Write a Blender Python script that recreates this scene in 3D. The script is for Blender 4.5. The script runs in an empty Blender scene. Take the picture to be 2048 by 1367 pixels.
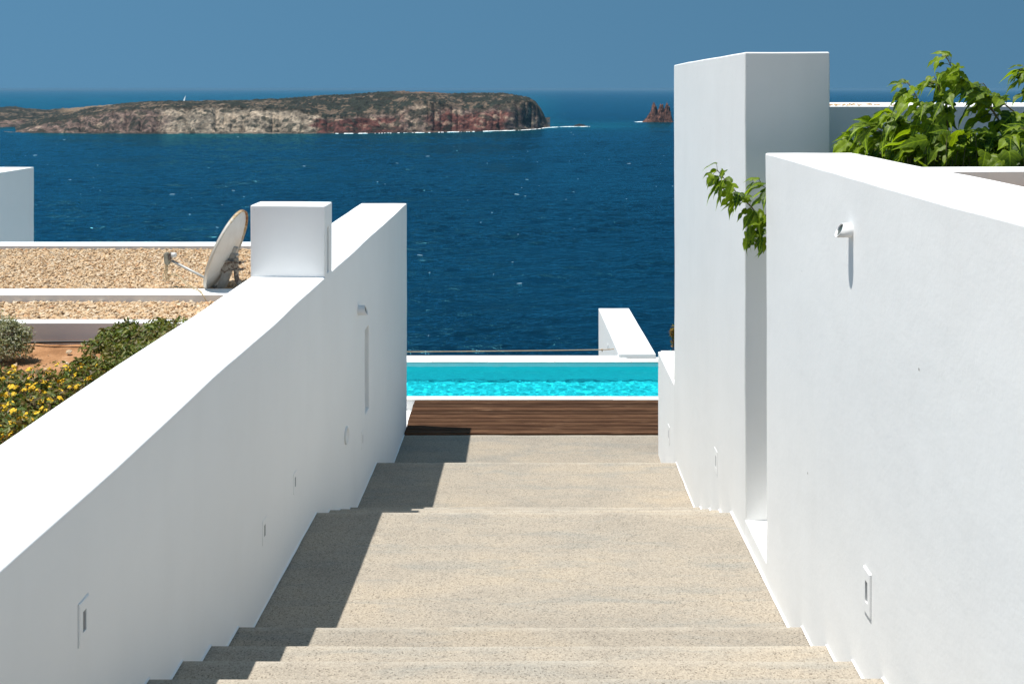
import bpy, bmesh, math, random
import numpy as np
from mathutils import Vector, Matrix, noise as mnoise

R = math.radians
rng = np.random.default_rng(7)
random.seed(7)
scene = bpy.context.scene
COL = scene.collection

# ------------------------------------------------------------------ camera
F = 1800.0                      # focal length in pixels of a 2048 wide picture
HZ = 178.0                      # eye level (the vanishing line)
cam_d = bpy.data.cameras.new('camera')
cam_d.sensor_width = 36.0
cam_d.lens = F / 2048 * 36.0
cam_d.shift_y = (HZ - 683.5) / 2048
cam_d.clip_start = 0.1
cam_d.clip_end = 400000
cam = bpy.data.objects.new('camera', cam_d)
COL.objects.link(cam)
cam.location = (0, 0, 0)
cam.rotation_euler = (R(90), 0, 0)
scene.camera = cam

# ------------------------------------------------------------------ sky, sun, exposure
SUN = Vector((-0.282, 0.030, 0.958)).normalized()       # towards the sun
elev = math.asin(SUN.z)
azim = math.atan2(SUN.x, SUN.y)                          # from +Y towards +X
world = bpy.data.worlds.new('World')
scene.world = world
world.use_nodes = True
wn = world.node_tree.nodes
wl = world.node_tree.links
bg = wn['Background']
sky = wn.new('ShaderNodeTexSky')
sky.sky_type = 'NISHITA'
sky.sun_disc = False
sky.sun_elevation = elev
sky.sun_rotation = azim
sky.altitude = 0
sky.air_density = 1.0
sky.dust_density = 0.0
sky.ozone_density = 1.0
tint = wn.new('ShaderNodeMix')
tint.data_type = 'RGBA'
tint.blend_type = 'MULTIPLY'
tint.inputs[0].default_value = 1.0
tint.inputs[7].default_value = (0.64, 0.97, 0.875, 1)
# look the sky up a little higher than the view ray: an even blue dome without a pale band at the horizon
wtc = wn.new('ShaderNodeTexCoord')
wadd = wn.new('ShaderNodeVectorMath')
wadd.operation = 'ADD'
wadd.inputs[1].default_value = (0, 0, 0.70)
wnm = wn.new('ShaderNodeVectorMath')
wnm.operation = 'NORMALIZE'
wl.new(wtc.outputs['Generated'], wadd.inputs[0])
wl.new(wadd.outputs[0], wnm.inputs[0])
wl.new(wnm.outputs[0], sky.inputs[0])
wl.new(sky.outputs[0], tint.inputs[6])
wl.new(tint.outputs[2], bg.inputs[0])
bg.inputs[1].default_value = 0.062

sun_d = bpy.data.lights.new('sun', 'SUN')
sun_d.energy = 3.2
sun_d.angle = R(0.53)
sun_d.color = (1.0, 0.965, 0.91)
sun = bpy.data.objects.new('sun', sun_d)
COL.objects.link(sun)
sun.rotation_euler = (-SUN).to_track_quat('-Z', 'Y').to_euler()
sun.location = (-30, 5, 80)

scene.view_settings.view_transform = 'Standard'
scene.view_settings.look = 'None'
scene.view_settings.exposure = 0.93
scene.view_settings.gamma = 1.0
scene.view_settings.use_curve_mapping = False
scene.render.engine = 'CYCLES'

SEA = -60.0


# ------------------------------------------------------------------ helpers
def P(px, py, d):
    """A point of the place: pixel column and row of the photograph at distance d."""
    return Vector(((px - 1024) * d / F, d, -(py - HZ) * d / F))


def tag(o, label=None, cat=None, group=None, kind=None):
    if label: o['label'] = label
    if cat: o['category'] = cat
    if group: o['group'] = group
    if kind: o['kind'] = kind
    return o


def empty(name, loc=(0, 0, 0), rz=0.0, parent=None):
    o = bpy.data.objects.new(name, None)
    COL.objects.link(o)
    o.location = loc
    o.rotation_euler = (0, 0, rz)
    o.empty_display_size = 0.2
    if parent: o.parent = parent
    return o


def link(name, me, mat=None, parent=None, loc=None, rz=None):
    o = bpy.data.objects.new(name, me)
    COL.objects.link(o)
    if mat is not None and len(me.materials) == 0:
        me.materials.append(mat)
    if parent is not None: o.parent = parent
    if loc is not None: o.location = loc
    if rz is not None: o.rotation_euler = (0, 0, rz)
    return o


def bm_mesh(bm, name, smooth=False):
    me = bpy.data.meshes.new(name)
    bm.to_mesh(me)
    bm.free()
    if smooth:
        me.polygons.foreach_set('use_smooth', [True] * len(me.polygons))
    return me


def np_mesh(name, V, Fc, smooth=True, col=None, attrs=None):
    """V (n,3) and faces (m,k) as numpy arrays; col is a colour per vertex."""
    V = np.asarray(V, dtype=np.float32)
    Fc = np.asarray(Fc, dtype=np.int32)
    me = bpy.data.meshes.new(name)
    n, m, k = len(V), len(Fc), Fc.shape[1]
    me.vertices.add(n)
    me.vertices.foreach_set('co', V.ravel())
    me.loops.add(m * k)
    me.loops.foreach_set('vertex_index', Fc.ravel())
    me.polygons.add(m)
    me.polygons.foreach_set('loop_start', np.arange(0, m * k, k, dtype=np.int32))
    me.polygons.foreach_set('loop_total', np.full(m, k, dtype=np.int32))
    me.polygons.foreach_set('use_smooth', np.full(m, smooth, dtype=bool))
    if col is not None:
        a = me.color_attributes.new('Col', 'FLOAT_COLOR', 'POINT')
        c4 = np.ones((n, 4), dtype=np.float32)
        c4[:, :3] = col
        a.data.foreach_set('color', c4.ravel())
    for nm, arr in (attrs or {}).items():
        a = me.attributes.new(nm, 'FLOAT', 'POINT')
        a.data.foreach_set('value', np.asarray(arr, dtype=np.float32).ravel())
    me.update(calc_edges=True)
    me.validate()
    return me


def grid_faces(nr, nc):
    i = np.arange(nr - 1)[:, None] * nc + np.arange(nc - 1)[None, :]
    i = i.ravel()
    return np.stack([i, i + 1, i + nc + 1, i + nc], axis=1)


def _hash(ix, iy, iz, seed):
    h = (ix * 374761393 + iy * 668265263 + iz * 2147483647 + seed * 144665) & 0xffffffff
    h = ((h ^ (h >> 13)) * 1274126177) & 0xffffffff
    h = h ^ (h >> 16)
    return (h & 0xffffff) / float(0xffffff) * 2 - 1


def vn(x, y, z=0.0, seed=0):
    x, y, z = np.broadcast_arrays(np.asarray(x, float), np.asarray(y, float), np.asarray(z, float))
    ix, iy, iz = (np.floor(a).astype(np.int64) for a in (x, y, z))
    fx, fy, fz = x - ix, y - iy, z - iz
    fx, fy, fz = (a * a * a * (a * (a * 6 - 15) + 10) for a in (fx, fy, fz))
    r = 0
    for dx in (0, 1):
        for dy in (0, 1):
            for dz in (0, 1):
                w = (fx if dx else 1 - fx) * (fy if dy else 1 - fy) * (fz if dz else 1 - fz)
                r = r + w * _hash(ix + dx, iy + dy, iz + dz, seed)
    return r


def fbm(x, y, z=0.0, octs=4, seed=0, gain=0.5):
    r, a, f, n = 0, 1.0, 1.0, 0
    for o in range(octs):
        r = r + a * vn(x * f, y * f, np.asarray(z) * f, seed + o * 17)
        n += a
        a *= gain
        f *= 2.03
    return r / n


def sstep(a, b, x):
    t = np.clip((x - a) / (b - a), 0, 1)
    return t * t * (3 - 2 * t)


def sub(o, part):
    """Hang a piece on a part: part and piece share the same coordinates."""
    o.parent = part
    o.matrix_parent_inverse = Matrix.Identity(4)
    return o


# ------------------------------------------------------------------ material helpers
def new_mat(name):
    m = bpy.data.materials.new(name)
    m.use_nodes = True
    nt = m.node_tree
    return m, nt, nt.nodes, nt.links, nt.nodes['Principled BSDF']


def ramp(nodes, stops):
    r = nodes.new('ShaderNodeValToRGB')
    e = r.color_ramp.elements
    while len(e) < len(stops): e.new(0.5)
    for el, (p, c) in zip(e, stops):
        el.position = p
        el.color = (*c, 1) if len(c) == 3 else c
    return r


def noise_node(nodes, links, vec, scale, detail=3, rough=0.55, dist=0.0):
    n = nodes.new('ShaderNodeTexNoise')
    n.inputs['Scale'].default_value = scale
    n.inputs['Detail'].default_value = detail
    n.inputs['Roughness'].default_value = rough
    n.inputs['Distortion'].default_value = dist
    if vec is not None: links.new(vec, n.inputs['Vector'])
    return n


def mixc(nodes, links, fac, a, b, mode='MIX'):
    m = nodes.new('ShaderNodeMix')
    m.data_type = 'RGBA'
    m.blend_type = mode
    for sock, v in ((m.inputs[0], fac), (m.inputs[6], a), (m.inputs[7], b)):
        if isinstance(v, (int, float)): sock.default_value = v
        elif isinstance(v, tuple): sock.default_value = (*v, 1) if len(v) == 3 else v
        else: links.new(v, sock)
    return m.outputs[2]


def geo_pos(nodes):
    return nodes.new('ShaderNodeNewGeometry').outputs['Position']


def mapping(nodes, links, vec, scale=(1, 1, 1), rot=(0, 0, 0)):
    m = nodes.new('ShaderNodeMapping')
    m.inputs['Scale'].default_value = scale
    m.inputs['Rotation'].default_value = rot
    links.new(vec, m.inputs['Vector'])
    return m.outputs[0]


def bump(nodes, links, height, strength=0.3, dist=0.01, normal=None):
    b = nodes.new('ShaderNodeBump')
    b.inputs['Strength'].default_value = strength
    b.inputs['Distance'].default_value = dist
    links.new(height, b.inputs['Height'])
    if normal is not None: links.new(normal, b.inputs['Normal'])
    return b.outputs[0]


def simple(name, col, rough=0.6, metal=0.0, var=0.0, scale=8.0, spec=0.5):
    m, nt, n, l, b = new_mat(name)
    b.inputs['Roughness'].default_value = rough
    b.inputs['Metallic'].default_value = metal
    b.inputs['Specular IOR Level'].default_value = spec
    if var > 0:
        nz = noise_node(n, l, geo_pos(n), scale, 4)
        lo = tuple(c * (1 - var) for c in col)
        hi = tuple(min(1, c * (1 + var)) for c in col)
        r = ramp(n, [(0.3, lo), (0.7, hi)])
        l.new(nz.outputs[0], r.inputs[0])
        l.new(r.outputs[0], b.inputs['Base Color'])
    else:
        b.inputs['Base Color'].default_value = (*col, 1)
    return m


def make_plaster(name='white_plaster', tone=(0.885, 0.885, 0.875)):
    m, nt, n, l, b = new_mat(name)
    pos = geo_pos(n)
    big = noise_node(n, l, pos, 0.9, 5, 0.6)
    streak = noise_node(n, l, mapping(n, l, pos, (5, 5, 0.5)), 1.0, 4, 0.6)
    r1 = ramp(n, [(0.30, tuple(c * 0.955 for c in tone)), (0.65, tone)])
    l.new(big.outputs[0], r1.inputs[0])
    r2 = ramp(n, [(0.28, (0.984, 0.983, 0.980)), (0.52, (1, 1, 1))])
    l.new(streak.outputs[0], r2.inputs[0])
    c = mixc(n, l, 1.0, r1.outputs[0], r2.outputs[0], 'MULTIPLY')
    # a few tiny dark specks and scuffs
    vo = n.new('ShaderNodeTexVoronoi')
    vo.inputs['Scale'].default_value = 2.6
    l.new(pos, vo.inputs['Vector'])
    sp = ramp(n, [(0.010, (1, 1, 1)), (0.022, (0, 0, 0))])
    l.new(vo.outputs['Distance'], sp.inputs[0])
    c = mixc(n, l, sp.outputs[0], c, (0.33, 0.31, 0.29))
    l.new(c, b.inputs['Base Color'])
    b.inputs['Roughness'].default_value = 0.85
    b.inputs['Specular IOR Level'].default_value = 0.25
    f1 = noise_node(n, l, pos, 3.0, 5, 0.6)
    f2 = noise_node(n, l, pos, 70.0, 3, 0.6)
    nb = bump(n, l, f1.outputs[0], 0.22, 0.02)
    nb = bump(n, l, f2.outputs[0], 0.18, 0.002, nb)
    l.new(nb, b.inputs['Normal'])
    return m


def make_aggregate():
    m, nt, n, l, b = new_mat('exposed_aggregate')
    pos = geo_pos(n)
    big = noise_node(n, l, mapping(n, l, pos, (0.9, 1.6, 1)), 1.1, 6, 0.62)
    c1 = ramp(n, [(0.30, (0.305, 0.274, 0.229)), (0.50, (0.372, 0.330, 0.271)), (0.70, (0.420, 0.360, 0.280))])
    l.new(big.outputs[0], c1.inputs[0])
    # grey-blue worn bands running across
    band = noise_node(n, l, mapping(n, l, pos, (0.8, 4.5, 4.5)), 1.4, 5, 0.65, 0.4)
    bf = ramp(n, [(0.49, (0, 0, 0)), (0.70, (0.85, 0.85, 0.85))])
    l.new(band.outputs[0], bf.inputs[0])
    c = mixc(n, l, bf.outputs[0], c1.outputs[0], (0.30, 0.290, 0.258))
    # grains
    g = n.new('ShaderNodeTexVoronoi')
    g.inputs['Scale'].default_value = 150
    l.new(pos, g.inputs['Vector'])
    gr = ramp(n, [(0.0, (0.50, 0.48, 0.46)), (0.13, (0.86, 0.85, 0.84)), (0.55, (1.02, 1.01, 1.0)), (1.0, (1.18, 1.16, 1.13))])
    sep = n.new('ShaderNodeSeparateColor')
    l.new(g.outputs['Color'], sep.inputs[0])
    l.new(sep.outputs[0], gr.inputs[0])
    c = mixc(n, l, 1.0, c, gr.outputs[0], 'MULTIPLY')
    g2 = noise_node(n, l, pos, 75, 3, 0.7)
    gr2 = ramp(n, [(0.33, (0.74, 0.73, 0.72)), (0.52, (1.02, 1.02, 1.02)), (0.7, (1.14, 1.13, 1.11))])
    l.new(g2.outputs[0], gr2.inputs[0])
    c = mixc(n, l, 0.5, c, gr2.outputs[0], 'MULTIPLY')
    oi = n.new('ShaderNodeObjectInfo')
    mr = n.new('ShaderNodeMapRange')
    mr.inputs[3].default_value = 0.84; mr.inputs[4].default_value = 1.0
    l.new(oi.outputs['Random'], mr.inputs[0])
    hv = n.new('ShaderNodeHueSaturation')
    l.new(c, hv.inputs['Color']); l.new(mr.outputs[0], hv.inputs['Value'])
    c = hv.outputs[0]
    ea = attr_color(n, 'nose')                                     # trodden, paler nosings
    en = noise_node(n, l, mapping(n, l, pos, (3, 1, 1)), 2.0, 4, 0.6)
    er = ramp(n, [(0.3, (0.05, 0.05, 0.05)), (0.7, (0.6, 0.6, 0.6))])
    l.new(en.outputs[0], er.inputs[0])
    ef = n.new('ShaderNodeMath'); ef.operation = 'MULTIPLY'
    l.new(ea.outputs['Fac'], ef.inputs[0]); l.new(er.outputs[0], ef.inputs[1])
    c = mixc(n, l, ef.outputs[0], c, (0.50, 0.45, 0.375))
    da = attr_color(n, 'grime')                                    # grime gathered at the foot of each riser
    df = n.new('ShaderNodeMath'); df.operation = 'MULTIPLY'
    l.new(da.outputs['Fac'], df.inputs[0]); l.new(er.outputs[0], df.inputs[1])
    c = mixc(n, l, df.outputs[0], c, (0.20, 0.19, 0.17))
    l.new(c, b.inputs['Base Color'])
    b.inputs['Roughness'].default_value = 0.9
    b.inputs['Specular IOR Level'].default_value = 0.2
    nb = bump(n, l, g.outputs['Distance'], 0.5, 0.004)
    l.new(nb, b.inputs['Normal'])
    return m


def attr_color(n, name='Col'):
    a = n.new('ShaderNodeAttribute')
    a.attribute_name = name
    return a


def make_vcol(name, rough=0.9, nscale=0.0, nvar=0.25, bdist=0.0, bscale=1.0):
    m, nt, n, l, b = new_mat(name)
    a = attr_color(n)
    c = a.outputs['Color']
    pos = geo_pos(n)
    if nscale:
        nz = noise_node(n, l, pos, nscale, 5, 0.65)
        r = ramp(n, [(0.3, (1 - nvar,) * 3), (0.7, (1 + nvar,) * 3)])
        l.new(nz.outputs[0], r.inputs[0])
        c = mixc(n, l, 1.0, c, r.outputs[0], 'MULTIPLY')
    l.new(c, b.inputs['Base Color'])
    b.inputs['Roughness'].default_value = rough
    b.inputs['Specular IOR Level'].default_value = 0.2
    if bdist:
        nz2 = noise_node(n, l, pos, bscale, 6, 0.65)
        l.new(bump(n, l, nz2.outputs[0], 0.8, bdist), b.inputs['Normal'])
    return m


def make_leaf(name, dark, light, trans=0.35, use_attr=False):
    m, nt, n, l, b = new_mat(name)
    if use_attr:
        c = attr_color(n).outputs['Color']
    else:
        oi = n.new('ShaderNodeObjectInfo')
        r = ramp(n, [(0.0, dark), (0.75, light), (1.0, tuple(x * 1.25 for x in light))])
        l.new(oi.outputs['Random'], r.inputs[0])
        # pale midrib and side veins
        tc = n.new('ShaderNodeTexCoord')
        sx = n.new('ShaderNodeSeparateXYZ')
        l.new(tc.outputs['Object'], sx.inputs[0])
        ab = n.new('ShaderNodeMath'); ab.operation = 'ABSOLUTE'
        l.new(sx.outputs[1], ab.inputs[0])
        vr = ramp(n, [(0.012, (1, 1, 1)), (0.03, (0, 0, 0))])
        l.new(ab.outputs[0], vr.inputs[0])
        ma = n.new('ShaderNodeMath'); ma.operation = 'MULTIPLY_ADD'
        ma.inputs[1].default_value = -0.8
        l.new(ab.outputs[0], ma.inputs[0]); l.new(sx.outputs[0], ma.inputs[2])
        fr = n.new('ShaderNodeMath'); fr.operation = 'PINGPONG'; fr.inputs[1].default_value = 0.075
        l.new(ma.outputs[0], fr.inputs[0])
        vr2 = ramp(n, [(0.006, (0.5, 0.5, 0.5)), (0.018, (0, 0, 0))])
        l.new(fr.outputs[0], vr2.inputs[0])
        veins = mixc(n, l, 1.0, vr.outputs[0], vr2.outputs[0], 'ADD')
        c = mixc(n, l, veins, r.outputs[0], tuple(min(1, x * 1.7) for x in light))
    l.new(c, b.inputs['Base Color'])
    b.inputs['Roughness'].default_value = 0.5
    b.inputs['Specular IOR Level'].default_value = 0.35
    t = n.new('ShaderNodeBsdfTranslucent')
    tc2 = mixc(n, l, 1.0, c, (1.35, 1.35, 0.6), 'MULTIPLY')
    l.new(tc2, t.inputs[0])
    ms = n.new('ShaderNodeMixShader')
    ms.inputs[0].default_value = trans
    l.new(b.outputs[0], ms.inputs[1])
    l.new(t.outputs[0], ms.inputs[2])
    l.new(ms.outputs[0], n['Material Output'].inputs[0])
    return m


def make_sea():
    m, nt, n, l, b = new_mat('sea_water')
    pos = geo_pos(n)
    a = attr_color(n, 'shallow')
    patch = noise_node(n, l, mapping(n, l, pos, (0.5, 1.0, 1)), 0.006, 4, 0.6)
    pr = ramp(n, [(0.3, (0.0008, 0.012, 0.027)), (0.7, (0.0012, 0.018, 0.038))])
    l.new(patch.outputs[0], pr.inputs[0])
    c = mixc(n, l, a.outputs['Fac'], pr.outputs[0], (0.003, 0.068, 0.082))
    mp = mapping(n, l, pos, (0.45, 1.0, 1.0), (0, 0, R(-12)))
    w1 = noise_node(n, l, mp, 0.36, 5, 0.65, 0.5)
    w2 = noise_node(n, l, mp, 0.10, 4, 0.6, 0.4)
    w3 = noise_node(n, l, mp, 0.03, 3, 0.6, 0.4)
    nb = bump(n, l, w3.outputs[0], 1.0, 4.0)
    nb = bump(n, l, w2.outputs[0], 1.0, 2.6, nb)
    nb = bump(n, l, w1.outputs[0], 1.0, 0.8, nb)
    n.remove(b)
    df = n.new('ShaderNodeBsdfDiffuse')
    l.new(c, df.inputs[0]); l.new(nb, df.inputs['Normal'])
    gl = n.new('ShaderNodeBsdfGlossy')
    gl.inputs['Color'].default_value = (0.19, 0.80, 1.0, 1)
    gl.inputs['Roughness'].default_value = 0.10
    l.new(nb, gl.inputs['Normal'])
    fr = n.new('ShaderNodeFresnel')
    fr.inputs[0].default_value = 1.40
    l.new(nb, fr.inputs['Normal'])
    ms = n.new('ShaderNodeMixShader')
    l.new(fr.outputs[0], ms.inputs[0]); l.new(df.outputs[0], ms.inputs[1]); l.new(gl.outputs[0], ms.inputs[2])
    l.new(ms.outputs[0], n['Material Output'].inputs[0])
    return m


def make_pool_water():
    m, nt, n, l, b = new_mat('pool_water')
    n.remove(b)
    gl = n.new('ShaderNodeBsdfGlass')
    gl.inputs['Color'].default_value = (0.17, 0.95, 1.0, 1)
    gl.inputs['Roughness'].default_value = 0.0
    gl.inputs['IOR'].default_value = 1.33
    l.new(gl.outputs[0], n['Material Output'].inputs[0])
    return m


def make_wood():
    m, nt, n, l, b = new_mat('weathered_brown_wood')
    pos = geo_pos(n)
    oi = n.new('ShaderNodeObjectInfo')
    off = n.new('ShaderNodeVectorMath'); off.operation = 'ADD'
    cb = n.new('ShaderNodeCombineXYZ')
    mu = n.new('ShaderNodeMath'); mu.operation = 'MULTIPLY'; mu.inputs[1].default_value = 40
    l.new(oi.outputs['Random'], mu.inputs[0]); l.new(mu.outputs[0], cb.inputs[0])
    l.new(pos, off.inputs[0]); l.new(cb.outputs[0], off.inputs[1])
    grain = noise_node(n, l, mapping(n, l, off.outputs[0], (1.2, 26, 26)), 1.6, 6, 0.65, 0.6)
    r = ramp(n, [(0.28, (0.026, 0.012, 0.007)), (0.46, (0.066, 0.032, 0.017)), (0.62, (0.112, 0.058, 0.031)), (0.76, (0.23, 0.135, 0.078))])
    l.new(grain.outputs[0], r.inputs[0])
    wear = noise_node(n, l, mapping(n, l, off.outputs[0], (1.0, 9, 9)), 1.5, 5, 0.7)
    wr = ramp(n, [(0.60, (0, 0, 0)), (0.74, (0.75, 0.75, 0.75))])
    l.new(wear.outputs[0], wr.inputs[0])
    c = mixc(n, l, wr.outputs[0], r.outputs[0], (0.27, 0.165, 0.098))
    br = n.new('ShaderNodeMapRange')
    br.inputs[3].default_value = 0.65; br.inputs[4].default_value = 1.25
    l.new(oi.outputs['Random'], br.inputs[0])
    hv = n.new('ShaderNodeHueSaturation')
    l.new(c, hv.inputs['Color']); l.new(br.outputs[0], hv.inputs['Value'])
    l.new(hv.outputs[0], b.inputs['Base Color'])
    b.inputs['Roughness'].default_value = 0.85
    b.inputs['Specular IOR Level'].default_value = 0.1
    l.new(bump(n, l, grain.outputs[0], 0.5, 0.006), b.inputs['Normal'])
    return m


def make_stone():
    m, nt, n, l, b = new_mat('pale_coping_stone')
    pos = geo_pos(n)
    oi = n.new('ShaderNodeObjectInfo')
    nz = noise_node(n, l, mapping(n, l, pos, (1, 2.5, 1)), 2.2, 6, 0.6, 0.8)
    r = ramp(n, [(0.3, (0.66, 0.63, 0.58)), (0.7, (0.78, 0.765, 0.73))])
    l.new(nz.outputs[0], r.inputs[0])
    br = n.new('ShaderNodeMapRange')
    br.inputs[3].default_value = 0.9; br.inputs[4].default_value = 1.04
    l.new(oi.outputs['Random'], br.inputs[0])
    hv = n.new('ShaderNodeHueSaturation')
    l.new(r.outputs[0], hv.inputs['Color']); l.new(br.outputs[0], hv.inputs['Value'])
    l.new(hv.outputs[0], b.inputs['Base Color'])
    b.inputs['Roughness'].default_value = 0.6
    return m


def make_soil():
    m, nt, n, l, b = new_mat('red_soil')
    pos = geo_pos(n)
    nz = noise_node(n, l, pos, 5, 6, 0.7)
    r = ramp(n, [(0.30, (0.22, 0.105, 0.048)), (0.5, (0.40, 0.205, 0.098)), (0.72, (0.54, 0.32, 0.18))])
    l.new(nz.outputs[0], r.inputs[0])
    l.new(r.outputs[0], b.inputs['Base Color'])
    b.inputs['Roughness'].default_value = 0.95
    b.inputs['Specular IOR Level'].default_value = 0.1
    l.new(bump(n, l, noise_node(n, l, pos, 40, 5, 0.7).outputs[0], 0.8, 0.02), b.inputs['Normal'])
    return m


def make_dish_paint():
    m, nt, n, l, b = new_mat('aged_dish_paint')
    pos = geo_pos(n)
    nz = noise_node(n, l, pos, 9, 5, 0.65)
    r = ramp(n, [(0.30, (0.60, 0.585, 0.54)), (0.65, (0.68, 0.67, 0.63))])
    l.new(nz.outputs[0], r.inputs[0])
    l.new(r.outputs[0], b.inputs['Base Color'])
    b.inputs['Roughness'].default_value = 0.45
    return m


def make_rust(name, base, rust=(0.22, 0.075, 0.025), thr=0.5, scale=22):
    m, nt, n, l, b = new_mat(name)
    pos = geo_pos(n)
    nz = noise_node(n, l, pos, scale, 5, 0.7)
    r = ramp(n, [(thr - 0.06, (0, 0, 0)), (thr + 0.06, (1, 1, 1))])
    l.new(nz.outputs[0], r.inputs[0])
    c = mixc(n, l, r.outputs[0], base, rust)
    l.new(c, b.inputs['Base Color'])
    b.inputs['Roughness'].default_value = 0.65
    return m


def make_rim():
    m, nt, n, l, b = new_mat('rusty_dish_rim')
    pos = geo_pos(n)
    nz = noise_node(n, l, pos, 24, 5, 0.7)
    at = attr_color(n, 'rust')
    ad = n.new('ShaderNodeMath'); ad.operation = 'MULTIPLY_ADD'
    ad.inputs[1].default_value = 0.42
    l.new(at.outputs['Fac'], ad.inputs[0]); l.new(nz.outputs[0], ad.inputs[2])
    r1 = ramp(n, [(0.62, (0.58, 0.56, 0.50)), (0.78, (0.50, 0.37, 0.19)), (0.92, (0.20, 0.08, 0.03))])
    l.new(ad.outputs[0], r1.inputs[0])
    l.new(r1.outputs[0], b.inputs['Base Color'])
    b.inputs['Roughness'].default_value = 0.6
    return m


M = dict(
    plaster=make_plaster(),
    plaster_tower=make_plaster('grey_white_plaster', (0.85, 0.85, 0.84)),
    agg=make_aggregate(),
    sea=make_sea(),
    pool=make_pool_water(),
    basin=simple('pool_plaster_shade_lifted', (0.90, 0.94, 0.94), 0.6, var=0.03, scale=4),  # basin walls toned paler than the floor to brighten the shaded far side
    pool_floor=simple('pool_floor_sun_dimmed', (0.56, 0.63, 0.65), 0.6, var=0.05, scale=3),  # floor toned darker than the walls to offset the sun falling on it
    wood=make_wood(),
    stone=make_stone(),
    soil=make_soil(),
    dark_soil=simple('dark_planter_soil', (0.045, 0.035, 0.02), 0.95, var=0.3, scale=20),  # soil kept dark to hold back red bounce onto the wall behind
    rock=make_vcol('island_rock', 0.95, 0.22, 0.5, 6.0, 0.16),
    pebble=make_vcol('pebbles', 0.8),
    gravel_base=simple('gravel_bed', (0.34, 0.24, 0.15), 0.95, var=0.45, scale=30),
    crest=simple('breaking_crest', (0.30, 0.42, 0.50), 0.8),
    foam=simple('foam', (0.85, 0.88, 0.88), 0.8),
    dish=make_dish_paint(),
    dish_rim=make_rim(),
    galv=simple('galvanised_steel', (0.42, 0.42, 0.40), 0.5, 0.3, 0.2, 30),
    rusty=make_rust('rusty_bracket', (0.30, 0.28, 0.24), (0.085, 0.045, 0.028), 0.53, 30),
    lnb=simple('aged_beige_plastic', (0.34, 0.32, 0.25), 0.55, var=0.15, scale=20),
    lnb_cap=simple('white_feed_cap', (0.62, 0.62, 0.60), 0.5),
    cable=simple('beige_cable', (0.42, 0.33, 0.19), 0.6),
    rope=simple('tan_rope', (0.45, 0.33, 0.21), 0.9, var=0.2, scale=60),
    hose=simple('black_hose', (0.012, 0.012, 0.013), 0.5),
    lamp=simple('white_lamp_metal', (0.80, 0.80, 0.79), 0.4),
    glass_dark=simple('dark_lamp_glass', (0.05, 0.07, 0.06), 0.15),
    steel=simple('brushed_steel', (0.5, 0.5, 0.5), 0.35, 0.9),
    bark=simple('green_brown_bark', (0.14, 0.12, 0.055), 0.8, var=0.3, scale=40),
    leaf=make_leaf('mulberry_leaf', (0.036, 0.088, 0.007), (0.175, 0.250, 0.010), 0.50),
    bush=make_leaf('bush_leaf', None, None, 0.25, True),
    hill=simple('dry_hillside', (0.22, 0.16, 0.09), 0.95, var=0.4, scale=0.3),
    sail=simple('sail_cloth', (0.82, 0.82, 0.80), 0.7),
    hull=simple('white_hull', (0.75, 0.75, 0.75), 0.4),
    dark_slot=simple('dark_lamp_slot', (0.26, 0.27, 0.28), 0.5),
    pale_slot=simple('pale_lamp_slot', (0.5, 0.51, 0.52), 0.5),
    twig=simple('dry_twig', (0.13, 0.075, 0.04), 0.9, var=0.3, scale=60),
)


# ------------------------------------------------------------------ plastered masonry
def lerp_list(a, b, step, extra=()):
    n = max(1, int(round((b - a) / step)))
    s = set(round(a + (b - a) * i / n, 5) for i in range(n + 1))
    for e in extra:
        # drop ordinary lines too close to the wanted one
        s = set(v for v in s if abs(v - e) > 0.04 or v in (round(a, 5), round(b, 5)))
        s.add(round(e, 5))
    return sorted(s)


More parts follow.
